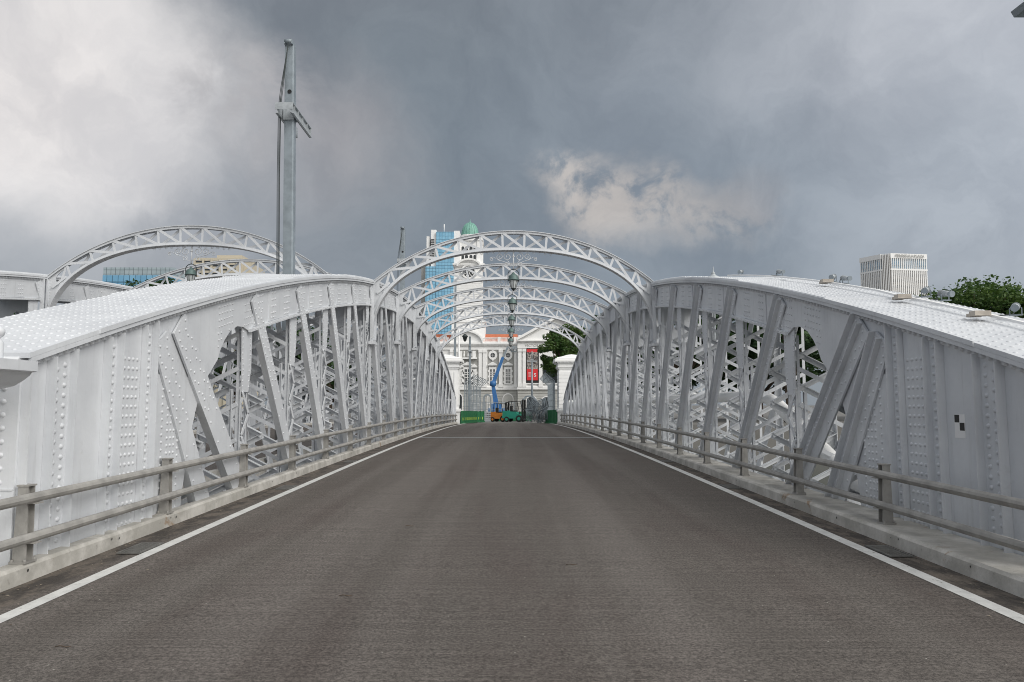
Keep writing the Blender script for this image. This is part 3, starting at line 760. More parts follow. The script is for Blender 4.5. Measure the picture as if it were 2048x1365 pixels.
# floodlights on the right chord
fproto = None
for i, px in enumerate((1485, 1565, 1672, 1697, 1860, 1898, 2040)):
    X = 6.28; y = F*X/(px-1015+3); 
    lab = 'small white floodlight on the right chord top, ' + ('farthest up the curve', 'second from the far end', 'far one of the middle pair', 'near one of the middle pair', 'far one of the pair before the trees', 'near one of the pair before the trees', 'closest, at the right edge of the picture')[i]
    if fproto is None:
        t = thing('floodlight', (0, 0, 0), lab, 'floodlight', 'floodlights along the right chord')
        mb = MB(); mb.box(-.05, .05, -.09, .09, 0, .012); mb.box(-.008, .008, -.085, -.07, .012, .12); mb.box(-.008, .008, .07, .085, .012, .12); mb.build('bracket', M['galv'], t)
        mb = MB()
        mb.tube([(-.10, 0, .11), (-.05, 0, .12), (.02, 0, .135), (.10, 0, .15)], [.045, .055, .055, .042], 12)
        for q in range(5): mb.tube([(.02+.02*q, 0, .135+.004*q), (.026+.02*q, 0, .136+.004*q)], .062, 12)
        mb.build('head', M['galv2'], t)
        mb = MB(); mb.tube([(.10, 0, .15), (.15, .01, .14), (.17, .02, .08), (.12, .05, .03), (.06, .14, .02), (.0, .3, .02)], .010, 5); mb.build('cable', M['blackmetal'], t)
        mb = MB(); mb.tube([(-.165, 0, .098), (-.10, 0, .108)], [.058, .046], 12); mb.build('visor', M['galv'], t)
        fproto = t
    else: t = copy_tree(fproto); t['label'] = lab
    t.location = (X, y, zt(y)+.03 if y < 15 else zt(y)+.05); t.rotation_euler = (-math.atan(.0102*(YM-y))*0, 0, .9+.9*(i % 2)); t.scale = (.8,)*3
mb = MB(); pts = [(5.95, y, zt(y)+.035+(0 if y < 11.3 else .02)) for y in [7.2+.5*k for k in range(26)]]
for a, b in zip(pts[:-1], pts[1:]): mb.bar(a, b, .05, .03, (0, 0, 1))
tag(mb.build('cable_duct', M['stone']), 'narrow white cable duct lying along the top of the right chord', 'cable duct')
for i, (x, y) in enumerate(((5.85, 10.75), (5.85, 9.0), (5.9, 13.4))):
    mb = MB(); z = zt(y)+.03+(0 if y < 11.3 else .03); mb.box(x-.14, x+.06, y-.06, y+.06, 0+z, z+.06); mb.box(x-.12, x+.03, y+.07, y+.15, z, z+.04)
    tag(mb.build('timber_block', M['wood']), 'grey timber packing block on the right chord top, %s' % ('between the near floodlights', 'closest to the camera', 'smallest and farthest')[i], 'block', 'timber packing blocks')
# finial of a lamp standard beyond the right chord
t = thing('ornate_lamp', at(1427, 600, 26)-V3(0, 0, 3), 'ornate grey lamp top showing above the crest of the right truss', 'street lamp')
b_ = at(1427, 568, 26)-t.location
mb = MB(); mb.lathe([(.05, 0), (.05, b_.z-.2), (.12, b_.z-.1), (.16, b_.z)], (b_.x, b_.y, 0), 10); mb.build('post', M['galv2'], t)
mb = MB(); mb.lathe([(.16, 0), (.19, .02), (.17, .18), (.22, .2), (.21, .24), (.10, .30), (.06, .36), (.08, .38), (.02, .44), (.012, .62), (0, .63)], (b_.x, b_.y, b_.z), 10); mb.build('lamp_head', M['galv2'], t)
# ------------------------------------------------------------------ steel light masts
def mast(px, Y, topy, W, label, full=True):
    top = at(px, topy, Y); base = V3(top.x, Y, zd(Y)); H = top.z-base.z
    t = thing('lighting_mast', base, label, 'mast', 'galvanised lighting masts')
    mb = MB(); h0, h1 = W/2, W*.42; c = .25
    def oct_(h, z): return [(h, -h*c, z), (h, h*c, z), (h*c, h, z), (-h*c, h, z), (-h, h*c, z), (-h, -h*c, z), (-h*c, -h, z), (h*c, -h, z)] if False else [(-h, -h, z), (h*.75, -h, z), (h, -h*.7, z), (h, h, z), (-h, h, z)]
    A, Bq = oct_(h0, 0), oct_(h1, H); n = len(A)
    mb.add(A+Bq, [(i, (i+1) % n, n+(i+1) % n, n+i) for i in range(n)]+[tuple(range(n, 2*n))])
    mb.build('pole', M['galv'], t)
    if full:
        k = W/.33; zb_ = H-1.55*k*1.0
        mb = MB(); hz = H-1.52
        mb.add([(.02+.065*math.cos(a*math.tau/12), -h1-.022, hz+.065*math.sin(a*math.tau/12)) for a in range(12)], [tuple(range(12))[::-1]]); mb.build('hole', M['dark'], t)
        mb = MB(); zc = H-2.22
        for sx in (-1, 1):
            x = sx*.20
            mb.box(x-.012, x+.012, -.60, 1.5, zc-.16, zc+.16)
            for dz in (-.16, .14): mb.box(x-.012, x+sx*.07, -.60, 1.5, zc+dz, zc+dz+.02)
            for yy in (-.4, 0, .5, 1.0, 1.45): mb.box(x, x+sx*.065, yy, yy+.015, zc-.14, zc+.14)
        mb.box(-.27, .27, -.63, -.61, zc-.05, zc+.16); mb.box(-.2, .2, .3, .32, zc-.1, zc+.1)
        mb.box(-h0, h0, -h0-.02, -h0-.001, zc-.2, zc+.15)
        mb.build('bracket', M['galv2'], t)
        mb = MB(); mb.tube([(-.12, -.2, H+.06), (.1, -.2, H+.06)], .07, 10); mb.box(-.14, -.1, -.25, .1, H-.03, H+.12); mb.box(.08, .12, -.25, .1, H-.03, H+.12); mb.build('pulley', M['galv'], t)
        for q, (dx, dy) in enumerate(((-.30, -.2), (-.26, -.15), (-.20, -.28), (-.24, -.3))):
            mb = MB(); mb.tube([(.0, -.22, H+.05), (dx*.7, -.26, H-1.4), (dx, dy, H-2.0), (dx-.02, dy, H-4.2), (dx-.01, dy, H-7), (dx-.01, dy, .1)], .010, 4, caps=False); mb.build('cable', M['blackmetal'], t)
    return t
mast(577.2, 22.2, 93, .32, 'tall grey galvanised mast with a bolted bracket rising behind the left truss')
_m = bpy.data.objects['lighting_mast']; _b, _t = at(577.5, 550, 22.2), at(581, 93, 22.2); _s = (_t.x-_b.x)/(_t.z-_b.z)
_m.rotation_euler = (0, math.atan(_s), 0); _m.location.x = _b.x-_s*_b.z
mast(806, 47.5, 459, .34, 'shorter looking grey mast beyond the left truss beside the blue glass tower')
mast(911, 100, 560, .32, 'dim grey mast standing just behind the left gate pier', False)
mast(940, 118, 675, .34, 'grey mast with a clamp in front of the white theatre windows')
# ------------------------------------------------------------------ gate piers at the far end
def pier(px_in, Y, side, label, fluted):
    e = at(px_in, 800, Y); x0 = e.x; t = thing('gate_pier', (x0+side*1.2, Y+1.2, zd(Y)), label, 'gate pier', 'white gate piers at the far end'); o_ = t.location
    H = at(px_in, 738, Y).z; W = 2.4; zl_ = at(px_in, 818, Y).z
    a = lambda x: x0+side*x
    mb = MB(); mb.box(a(0), a(W), Y, Y+W, zl_, H)
    if fluted:
        for k in range(7): mb.box(a(.18+.32*k), a(.18+.32*k+.17), Y-.05, Y-.001, zl_+.3, H-.3)
        for k in range(7): mb.box(a(-.05), a(-.001), Y+.18+.32*k, Y+.35+.32*k, zl_+.3, H-.3)
    else:
        z = zl_+.05
        while z < H-.35:
            mb.box(a(-.05), a(W+.05), Y-.05, Y+W+.05, z, z+.29); z += .33
    mb.build('shaft', M['stone'], t, o_)
    mb = MB()
    for (ov, z0, z1) in ((.08, 0, .12), (.16, .121, .25), (.10, .251, .50), (.22, .501, .62), (.42, .621, .80), (.36, .801, .93)): mb.box(a(-ov), a(W+ov), Y-ov, Y+W+ov, H+z0, H+z1)
    for k in range(9):
        mb.box(a(-.30+.34*k), a(-.30+.34*k+.14), Y-.30, Y-.221, H+.50, H+.62)
        mb.box(a(-.30), a(-.221), Y-.30+.34*k, Y-.16+.34*k, H+.50, H+.62)
    mb.build('cornice', M['stone'], t, o_)
    mb = MB(); cx_, cy_ = a(W/2), Y+W/2; prof = [(1.55, .93), (1.45, 1.02), (1.0, 1.12), (.45, 1.30), (0, 1.38)]
    mb.lathe([(r*1.35, z) for r, z in prof], (cx_, cy_, H), 4, smooth=False, rot=math.pi/4); mb.build('cap', M['stone'], t, o_)
    mb = MB(); mb.box(a(-.14), a(W+.14), Y-.14, Y+W+.14, zd(Y)-.4, zl_-.25); mb.box(a(-.24), a(W+.24), Y-.24, Y+W+.24, zl_-.249, zl_-.121); mb.box(a(-.18), a(W+.18), Y-.18, Y+W+.18, zl_-.12, zl_-.001)
    mb.build('plinth', M['stone'], t, o_)
pier(915, 66.2, -1, 'white fluted gate pier ending the left truss', True)
pier(1119, 66.2, 1, 'white banded gate pier with a low pyramid cap ending the right truss', False)
# near pier ledge at the left edge
t = thing('gate_pier', (-5.6, 6.4, 0), 'white moulded ledge and ball of the near pier at the left picture edge', 'gate pier')
mb = MB(); prof = [(0, 0), (0, -.09), (-.05, -.10), (-.07, -.13), (-.12, -.17), (-.2, -.22), (-.32, -.25), (-1.2, -.26), (-1.2, 0)]
x_ = at(61, 745, 6.6).x; z_ = at(61, 722, 6.6).z
mb.prism([(x_+a, 6.15, z_+b) for a, b in prof], (0, .55, 0)); mb.build('ledge', M['steel'], t, t.location)
mb = MB(); b_ = at(-4, 665, 6.4); mb.lathe([(.0, .055), (.03, .048), (.052, .02), (.055, 0), (.045, -.03), (.02, -.05), (.035, -.07), (.05, -.09), (.05, -(b_.z-z_))], (b_.x, b_.y, b_.z), 14); mb.build('finial', M['steel'], t, t.location)
mb = MB(); mb.box(-6.4, -5.15, 5.7, 6.9, 0-.1, z_-.27); mb.build('shaft', M['stone'], t, t.location)
# overhead fitting at the top right edge
t = thing('overhead_light', (9.5, 9.0, 0), 'corner of a grey overhead light fitting at the top right picture edge', 'light fitting')
e = at(2037, 12, 9.0)
mb = MB(); mb.tube([(9.5, 9.0, 0), (9.5, 9.0, e.z+.1)], .09, 10); mb.build('mast', M['galv'], t, t.location)
mb = MB(); mb.prism([(e.x, 8.9, e.z), (e.x+.04, 8.9, e.z-.075), (9.5, 8.9, e.z-.06), (9.5, 8.9, e.z+.22), (e.x+.16, 8.9, e.z+.12)], (0, .25, 0)); mb.build('fitting', M['galv'], t, t.location)
# ------------------------------------------------------------------ theatre
YT = 165.0
KX = YT/F
def PX(x): return at(x, 800, YT).x
def PZ(y): return at(1000, y, YT).z
th = thing('theatre', (PX(1000), YT, 0), 'white classical theatre with pilasters, red banner, balustrades and orange roof beyond the bridge', 'theatre')
O = th.location
def pb(mb, x0, x1, y0, y1, d0, d1, mi=0): return mb.box(PX(x0), PX(x1), YT+d0, YT+d1, PZ(y1), PZ(y0), mi=mi)
mb = MB(); pb(mb, 800, 1035, 780, 850, 0, 20); pb(mb, 1035, 1240, 780, 850, -3, 20)
y = 784
while y < 846: pb(mb, 801, 1034, y, y+3.6, -.12, -.001); pb(mb, 1035, 1239, y, y+3.6, -3.12, -3.001); y += 5
mb.build('ground_storey', M['rustic'], th, O)
mb = MB(); pb(mb, 800, 1035, 687, 779.9, 0, 20); pb(mb, 1035, 1240, 683, 779.9, -3, 20)
pb(mb, 800, 1034.9, 775, 780, -.5, -.001); pb(mb, 1034, 1240, 775, 780, -3.5, -3.001)      # string course
pb(mb, 800, 1034, 686, 690, -.9, -.001); pb(mb, 800, 1034, 690.1, 693, -.55, -.001); pb(mb, 800, 1034, 693.1, 700, -.3, -.001)
pb(mb, 1033.5, 1240, 683, 686, -4.1, -3.001); pb(mb, 1034.5, 1240, 686.1, 699, -3.5, -3.001)
k = 801
while k < 1033: pb(mb, k, k+1, 690.1, 692, -.75, -.551); k += 2.2
k = 1035
while k < 1235: pb(mb, k, k+1, 686.1, 688, -3.9, -3.501); k += 2.2
mb.build('upper_storey', M['stone'], th, O)
for a, b in ((975, 997.5), (1005.5, 1028), (918, 956)):
    mb = MB(); pb(mb, a, b, 701, 769, -.05, -.003); mb.build('wall_panel', M['greywall'], th, O)
# pilasters
for a, b, d in ((900, 905, 0), (910, 915, 0), (957.5, 963.5, 0), (965.5, 972.5, 0), (998, 1005, 0), (1028.5, 1033, 0), (1036, 1042.5, -3), (1045, 1051, -3), (1077, 1083.5, -3), (1125, 1132, -3), (1160, 1167, -3)):
    mb = MB(); pb(mb, a, b, 706, 768, d-.45, d-.06); pb(mb, a-.8, b+.8, 700, 705.9, d-.6, d-.06); pb(mb, a-1, b+1, 768.1, 774.9, d-.62, d-.06); mb.build('pilaster', M['stone'], th, O)
def window(cx, ytop, ybot, hw, d=-.06):
    mb = MB(); pb(mb, cx-hw-3, cx+hw+3, ytop-4, ybot+2, d-.22, d-.001)
    for q in range(6):
        yy = ytop-3+q*(ybot-ytop+4)/6
        if q % 2: pb(mb, cx-hw-4.6, cx-hw-3, yy, yy+4, d-.22, d-.001); pb(mb, cx+hw+3, cx+hw+4.6, yy, yy+4, d-.22, d-.001)
    pb(mb, cx-hw-4.5, cx+hw+4.5, ytop-8, ytop-6.4, d-.6, d-.001)
    mb.prism([(PX(cx-hw-5), YT+d-.6, PZ(ytop-8.1)), (PX(cx+hw+5), YT+d-.6, PZ(ytop-8.1)), (PX(cx), YT+d-.6, PZ(ytop-14))], (0, .5, 0))
    w_ = mb.build('window', M['stone'], th, O)
    mb = MB(); 
    for (a, b) in ((cx-hw, cx-.9), (cx+.9, cx+hw)): pb(mb, a, b, ytop+1, ybot, d-.24, d-.221)
    mb.build('pane', M['window'], w_, O)
    mb = MB()
    for q in (.22, .36, .54, .82):
        yy = ytop+(ybot-ytop)*q; pb(mb, cx-hw, cx+hw, yy, yy+1.1, d-.30, d-.241)
    for xx in (-hw*.55, hw*.55): pb(mb, cx+xx-.2, cx+xx+.2, ytop+1, ybot, d-.28, d-.241)
    mb.build('glazing_bars', M['stone'], w_, O)
window(985, 738, 767, 4.6); window(1016, 738, 767, 4.6); window(935, 738, 770, 6)
for cx in (921.5, 948.5): window(cx, 742, 770, 1.6)
for cx in (985.5, 1016):
    mb = MB(); c_ = V3(PX(cx), YT-.3, PZ(711)); mb.prism([c_+V3(math.cos(a*math.tau/20)*.98, 0, math.sin(a*math.tau/20)*1.05) for a in range(20)], (0, .24, 0)); pb(mb, cx-1.4, cx+1.4, 701, 704, -.4, -.07); pb(mb, cx-1.4, cx+1.4, 718, 722, -.4, -.07)
    o = mb.build('round_window', M['stone'], th, O)
    mb = MB(); mb.prism([c_+V3(math.cos(a*math.tau/16)*.52, -.03, math.sin(a*math.tau/16)*.52) for a in range(16)], (0, .028, 0)); mb.build('pane', M['window'], o, O)
    mb = MB(); mb.box(c_.x-.03, c_.x+.03, c_.y-.06, c_.y-.031, c_.z-.5, c_.z+.5); mb.box(c_.x-.5, c_.x+.5, c_.y-.075, c_.y-.061, c_.z-.03, c_.z+.03); mb.build('glazing_bars', M['stone'], o, O)
# ground arches
def arch_poly(cx, hw, ytop, ybot, d):
    c = PX(cx); r = hw*KX; zt_ = PZ(ytop)-r; return [(c-r, YT+d, PZ(ybot)), (c+r, YT+d, PZ(ybot))]+[(c+r*math.cos(a*math.pi/12), YT+d, zt_+r*math.sin(a*math.pi/12)) for a in range(13)]
for cx, hw, yt, d, dark in ((983, 8, 790, 0, 0), (1016, 9.5, 789, 0, 0), (1062, 9.5, 794, -3, 1), (1091, 9, 795, -3, 1), (950, 8, 790, 0, 0), (916, 8, 788, 0, 1)):
    mb = MB(); mb.prism(arch_poly(cx, hw+1.6, yt-2, 848, d-.24), (0, .11, 0)); o = mb.build('archway', M['stone'], th, O)
    mb = MB(); mb.prism(arch_poly(cx, hw, yt, 848, d-.27), (0, .028, 0)); mb.build('opening', M['window'] if dark else M['rustic'], o, O)
    if not dark:
        mb = MB(); pb(mb, cx-hw, cx+hw, 806, 808, d-.34, d-.271); pb(mb, cx-4.5, cx+4.5, 812, 848, d-.34, d-.271, 0); mb.build('door', M['stone'], o, O)
# curved pediment, balustrades, gable
mb = MB(); c = PX(932); r = 33*KX; pts = [(c+r*math.cos(a*math.pi/16), YT-.5, PZ(687)+r*.72*math.sin(a*math.pi/16)) for a in range(17)]
mb.prism(pts, (0, 1.2, 0))
for i in range(16): mb.bar(V3(*pts[i])+V3(0, -.3, 0), V3(*pts[i+1])+V3(0, -.3, 0), .35, .55, (0, 1, 0))
mb.build('curved_pediment', M['stone'], th, O)
def balustrade(x0, x1, y0, y1, d):
    mb = MB(); pb(mb, x0, x1, y0, y0+1.8, d, d+.5); pb(mb, x0, x1, y1-2, y1, d, d+.5); k = x0+.4
    while k < x1: pb(mb, k, k+.8, y0+1.8, y1-2, d+.12, d+.38); k += 1.75
    mb.build('balustrade', M['stone'], th, O)
balustrade(965, 1034, 676, 686, -.6); balustrade(800, 897, 676, 686, -.6); balustrade(1051.5, 1076.5, 767.5, 775, -3.4); balustrade(1084, 1124, 767.5, 775, -3.4)
for x in (998, 1030): 
    mb = MB(); pb(mb, x-3, x+3, 675, 686, -.75, .2); mb.build('balustrade_pier', M['stone'], th, O)
mb = MB(); ap = (PX(1112), YT-3.6, PZ(640)); mb.prism([(PX(1034), YT-3.6, PZ(683)), (PX(1190), YT-3.6, PZ(683)), ap], (0, 4, 0)); mb.build('gable', M['stone'], th, O)
mb = MB()
for a in (1033, 1191): mb.bar((PX(a), YT-4.0, PZ(682)), (ap[0], YT-4.0, PZ(638.5)), .5, .9, (0, 1, 0))
k = 1040
while k < 1112:
    f = (k-1033)/79; z = PZ(682-f*43.5)-.45; mb.box(PX(k), PX(k)+.14, YT-3.95, YT-3.601, z-.15, z); k += 2.2
mb.build('gable_moulding', M['stone'], th, O)
mb = MB()
for q in range(26):
    a = random.uniform(-.9, .9); b = random.uniform(0, .8)*(1-abs(a)*.6); c_ = V3(ap[0]+a*2.2-1.0, YT-3.66, PZ(677)+b*1.6); mb.lathe([(0, -.16), (.14, -.05), (.14, .06), (0, .18)], c_, 6)
mb.build('gable_relief', M['stone'], th, O)
mb = MB(); pb(mb, 1037, 1105, 671, 682.9, -.4, 5); mb.build('parapet', M['stone'], th, O)
mb = MB(); text_mesh(mb, 'VICTORIA', (PX(1049), YT-3.52, PZ(696.5)), .85, ext=.02, align='LEFT', sx=1.0); mb.build('lettering', M['greywall'], th, O)
for a, b in ((840, 905), (965, 1036)):
    mb = MB()
    mb.add([(PX(a), YT+1, PZ(683)), (PX(b), YT+1, PZ(683)), (PX(b), YT+7, PZ(663)), (PX(a), YT+7, PZ(663)), (PX(b), YT+14, PZ(683)), (PX(a), YT+14, PZ(683))], [(0, 1, 2, 3), (3, 2, 4, 5), (1, 4, 2), (0, 3, 5)])
    mb.build('roof', M['roof'], th, O)
mb = MB(); pb(mb, 1085, 1125, 722, 767, -3.3, -3.003); pb(mb, 1140, 1158, 722, 767, -3.3, -3.003); mb.build('dark_bay', M['window'], th, O)
mb = MB(); pb(mb, 918, 924, 703, 716, -.9, -.051); pb(mb, 945, 951, 703, 716, -.9, -.051); pb(mb, 916, 954, 716, 719, -1.1, -.051)
for x in (920, 928, 936, 944, 950): mb.lathe([(.12, 0), (.2, .3), (.12, .8), (.16, 1.2)], (PX(x), YT-.6, PZ(714)), 8)
mb.build('balcony', M['stone'], th, O)
bn = thing('banner', (PX(1063), YT-3.7, PZ(768)), 'tall red banner with a dark photograph panel hung between the theatre columns', 'banner'); O2 = bn.location
mb = MB(); pb(mb, 1051.5, 1076, 700, 767, -3.3, -3.02); mb.build('backing', M['paintblack'], bn, O2)
def bannermat():
    m = bpy.data.materials.new('banner_print'); m.use_nodes = True; t = NT(m.node_tree); b = t.n('ShaderNodeBsdfPrincipled'); o = t.n('ShaderNodeOutputMaterial'); t.l(b.outputs[0], o.inputs[0])
    n = t.noise(t.n('ShaderNodeNewGeometry').outputs['Position'], 1.6, 6, .7, 1.5); c = t.mix(t.mr(n, .4, .6), (.03, .025, .03), (.45, .40, .36)); t.l(c, b.inputs['Base Color']); return m
mb = MB(); pb(mb, 1053, 1074.5, 701, 707, -3.36, -3.301); pb(mb, 1053, 1074.5, 740, 762, -3.36, -3.301); pb(mb, 1053, 1074.5, 707.01, 739.99, -3.36, -3.301, mi=1)
mb.build('print', [M['red'], bannermat()], bn, O2)
mb = MB(); 
for q in range(4): pb(mb, 1056, 1063-(q % 2)*2, 747+2.2*q, 747.8+2.2*q, -3.39, -3.361)
text_mesh(mb, 's', (PX(1069), YT-3.39, PZ(755)), 1.7, ext=.01); mb.build('lettering', M['white'], bn, O2)
# ------------------------------------------------------------------ clock tower
YC = 167.5
def CXp(x): return at(x, 600, YC).x
def CZ(y): return at(937, y, YC).z
ct = thing('clock_tower', (CXp(937), YC+3, 0), 'tall white clock tower with a green copper dome behind the overhead ribs', 'clock tower'); O = ct.location
def cb(mb, x0, x1, y0, y1, ov=0, mi=0):
    w_ = CXp(x1)-CXp(x0); c = (CXp(x0)+CXp(x1))/2; return mb.box(c-w_/2, c+w_/2, YC+3-w_/2, YC+3+w_/2, CZ(y1), CZ(y0), mi=mi)
mb = MB(); cb(mb, 909.5, 963.5, 534, 645)
y = 556
while y < 643: cb(mb, 908.6, 964.4, y, y+3.4); y += 4.3
cb(mb, 904, 970, 645, 700); cb(mb, 902, 972, 643, 646)
mb.build('shaft', M['stone'], ct, O)
mb = MB(); cb(mb, 905, 969, 528, 531); cb(mb, 907, 967, 531.1, 534); cb(mb, 911.5, 962.5, 482, 527.9); cb(mb, 908, 966, 478, 481.9); cb(mb, 910, 964, 475, 477.9)
for xx in (912, 955):   # corner piers
    for q in (0, 1):
        w_ = (CXp(963.5)-CXp(910.5)); c = CXp(937)
        sx = -1 if xx == 912 else 1; yy = YC+3-w_/2 if q == 0 else YC+3+w_/2-1.1
        mb.box(c+sx*(w_/2-1.1), c+sx*(w_/2+.12), yy-.12, yy+1.1, CZ(527), CZ(483))
mb.build('belfry', M['stone'], ct, O)
fy = YC+3-(CXp(962.5)-CXp(911.5))/2
for yr in ((493, 505), (510, 521)):
    for xx in (925, 932.5, 941.5, 949):
        c = CXp(xx); r = .30 if xx in (925, 949) else .36
        mb = MB(); mb.prism([(c-r, fy-.02, CZ(yr[1])), (c+r, fy-.02, CZ(yr[1]))]+[(c+r*math.cos(a*math.pi/6), fy-.02, CZ(yr[0])-r+r*math.sin(a*math.pi/6)) for a in range(7)], (0, .018, 0)); mb.build('louvre', M['window'], ct, O)
fy2 = YC+3-(CXp(964.4)-CXp(908.6))/2; c = CXp(937.5); cz = CZ(544)
mb = MB()
N = 24; r0, r1 = 1.35, 1.75
for a in range(N):
    a0, a1 = a*math.tau/N, (a+1)*math.tau/N
    mb.prism([(c+r*math.cos(t_), fy2-.35, cz+r*math.sin(t_)) for r, t_ in ((r0, a0), (r1, a0), (r1, a1), (r0, a1))], (0, .5, 0))
pts = [(c+2.6*math.cos(a*math.pi/14), fy2-.5, CZ(534)+2.0*math.sin(a*math.pi/14)*.8) for a in range(15)]
for i in range(14): mb.bar(pts[i], pts[i+1], .4, .9, (0, 1, 0))
mb.build('clock_surround', M['stone'], ct, O)
mb = MB(); mb.prism([(c+1.34*math.cos(a*math.tau/24), fy2-.12, cz+1.34*math.sin(a*math.tau/24)) for a in range(24)], (0, .1, 0)); mb.build('clock_face', M['window'], ct, O)
mb = MB()
for a in range(12): t_ = a*math.tau/12; mb.bar((c+.85*math.cos(t_), fy2-.15, cz+.85*math.sin(t_)), (c+1.3*math.cos(t_), fy2-.15, cz+1.3*math.sin(t_)), .12, .03, (0, 1, 0))
mb.lathe([(.0, 0), (.3, 0)], (c, fy2-.15, cz), 8); mb.bar((c, fy2-.17, cz), (c+.35, fy2-.17, cz-.9), .14, .03, (0, 1, 0)); mb.bar((c, fy2-.17, cz), (c-.2, fy2-.17, cz+1.1), .1, .03, (0, 1, 0))
mb.build('clock_hands', M['stone'], ct, O)
cc = (CXp(938), YC+3, 0); rr = (CXp(955)-CXp(921))/2
mb = MB(); z0 = CZ(475); z1 = CZ(467); mb.lathe([(rr, z0), (rr, z1-.2), (rr+.35, z1-.1), (rr+.35, z1), (rr, z1)], cc, 24, smooth=False)
for a in range(12): t_ = a*math.tau/12; mb.lathe([(.16, z0), (.16, z1-.2)], (cc[0]+(rr+.05)*math.cos(t_), cc[1]+(rr+.05)*math.sin(t_), 0), 6)
mb.build('drum', M['stone'], ct, O)
mb = MB(); H = CZ(440)-z1; mb.lathe([((rr+.05)*math.cos(a*math.pi/20)**.85, z1+H*math.sin(a*math.pi/20)) for a in range(10)]+[(.25, z1+H), (.3, z1+H+.15), (.08, z1+H+.3), (.04, z1+H+.9), (0, z1+H+.95)], cc, 24)
for a in range(20):
    t_ = a*math.tau/20; mb.tube([(cc[0]+((rr+.07)*math.cos(b*math.pi/20)**.85)*math.cos(t_), cc[1]+((rr+.07)*math.cos(b*math.pi/20)**.85)*math.sin(t_), z1+H*math.sin(b*math.pi/20)) for b in range(10)], .06, 4)
mb.build('dome', M['verdigris'], ct, O)
# ------------------------------------------------------------------ far buildings
def far_boxes(name, Y, label, parts, base=(0, 0)):
    o0 = at(parts[0][1], 700, Y); t = thing(name, (o0.x, Y, 0), label, 'building')
    for (pn, x0, x1, y0, y1, d0, d1, m) in parts:
        mb = MB(); z0 = at(x0, y1, Y).z if y1 < 800 else -.02
        mb.box(at(x0, 600, Y).x, at(x1, 600, Y).x, Y+d0, Y+d1, z0, at((x0+x1)/2, y0, Y).z); mb.build(pn, m, t, t.location)
    return t
bt = far_boxes('office_tower', 330, 'tall office tower of blue glass with pale concrete cores left of the clock tower', [
    ('core', 851, 857, 471, 850, 2, 20, M['stone']), ('core', 860.5, 871, 459, 850, 1, 20, M['stone']), ('core', 906.8, 918, 461, 850, 1, 20, M['stone']),
    ('side_wall', 840, 850.9, 521, 850, 4, 22, M['greywall']), ('glass_wall', 871.1, 906.7, 464, 850, 0, 19, M['glassblue']), ('link_wall', 857.1, 860.4, 474, 850, 6, 18, M['greywall']),
    ('lower_glass_wall', 851, 871, 534, 850, -1, .9, M['glassblue'])])
O = bt.location
for q in range(9):
    yy = 478+q*4.6; mb = MB(); a, b = at(862, yy, 330), at(868, yy+2.3, 330); mb.box(a.x, b.x, 330.7, 330.99, b.z, a.z); mb.build('window', M['window'], bt, O)
mb = MB(); a = at(888, 448, 330); mb.tube([(a.x, 331, at(888, 464, 330).z), (a.x, 331, a.z)], .22, 5); mb.build('antenna', M['stone'], bt, O)
far_boxes('glass_block', 260, 'low blue and grey glass office block seen under the far left rib', [('glass_wall', 203, 345, 551, 850, 0, 30, M['glassdeep']), ('crown_screen', 203, 345, 535, 550.9, .3, 29, M['glassgrey'])])
cr = far_boxes('cream_block', 300, 'cream stepped office block behind the left lantern', [('wall', 387, 478, 516, 850, 0, 25, M['cream']), ('penthouse', 425, 476, 508, 515.9, 3, 20, M['cream']), ('wing', 478.1, 492, 522, 850, 4, 22, M['cream'])])
for q, yy in enumerate((522, 530, 538, 546, 554)):
    mb = MB(); a, b = at(390, yy, 300), at(476, yy+3.4, 300)
    mb.box(a.x, b.x, 299.9, 299.99, b.z, a.z); mb.build('window_band', M['window'], cr, cr.location)
for q in range(6):
    mb = MB(); a = at(388+q*17, 518, 300); mb.box(a.x, a.x+.8, 299.5, 299.89, 0, a.z); mb.build('fin', M['cream'], cr, cr.location)
# white slab tower at right (two visible faces with a chamfered corner)
YP = 400.0
tw = thing('slab_tower', (at(1781, 700, YP).x, YP, 0), 'white high-rise with vertical fins and roof lettering beyond the right trees', 'building'); O = tw.location
A = at(1724, 600, YP+14); Bc = at(1767, 600, YP+2); Cc = at(1783, 600, YP); D = at(1856, 600, YP+3); zt_ = at(1790, 509, YP).z; zt2 = at(1746, 520, YP+8).z
fp = [V3(A.x, A.y, 0), V3(Bc.x, Bc.y, 0), V3(Cc.x, Cc.y, 0), V3(D.x, D.y, 0), V3(D.x+3, D.y+25, 0), V3(A.x+15, A.y+25, 0)]
mb = MB(); mb.prism([p.copy() for p in fp], (0, 0, zt_)); mb.build('wall', mat('tower_panel', (.33, .31, .29), .8, var=.1, scale=.2), tw, O)
def face(p, q, z0, z1, n, wfrac, proud, m, name, a0=0, a1=1):
    d = (q-p); nn = V3(d.y, -d.x, 0).normalized(); 
    if nn.y > 0: nn = -nn
    mb = MB()
    for i in range(n):
        t0 = a0+(a1-a0)*(i+.5-wfrac/2)/n; t1 = a0+(a1-a0)*(i+.5+wfrac/2)/n; a, b = p+d*t0, p+d*t1
        mb.prism([(a.x, a.y, z0), (b.x, b.y, z0), (b.x, b.y, z1), (a.x, a.y, z1)], nn*proud)
    return mb, nn
HB = zt_
z_band1 = at(1820, 538, YP).z; z_band0 = at(1820, 541, YP).z; z_t = at(1820, 517, YP).z
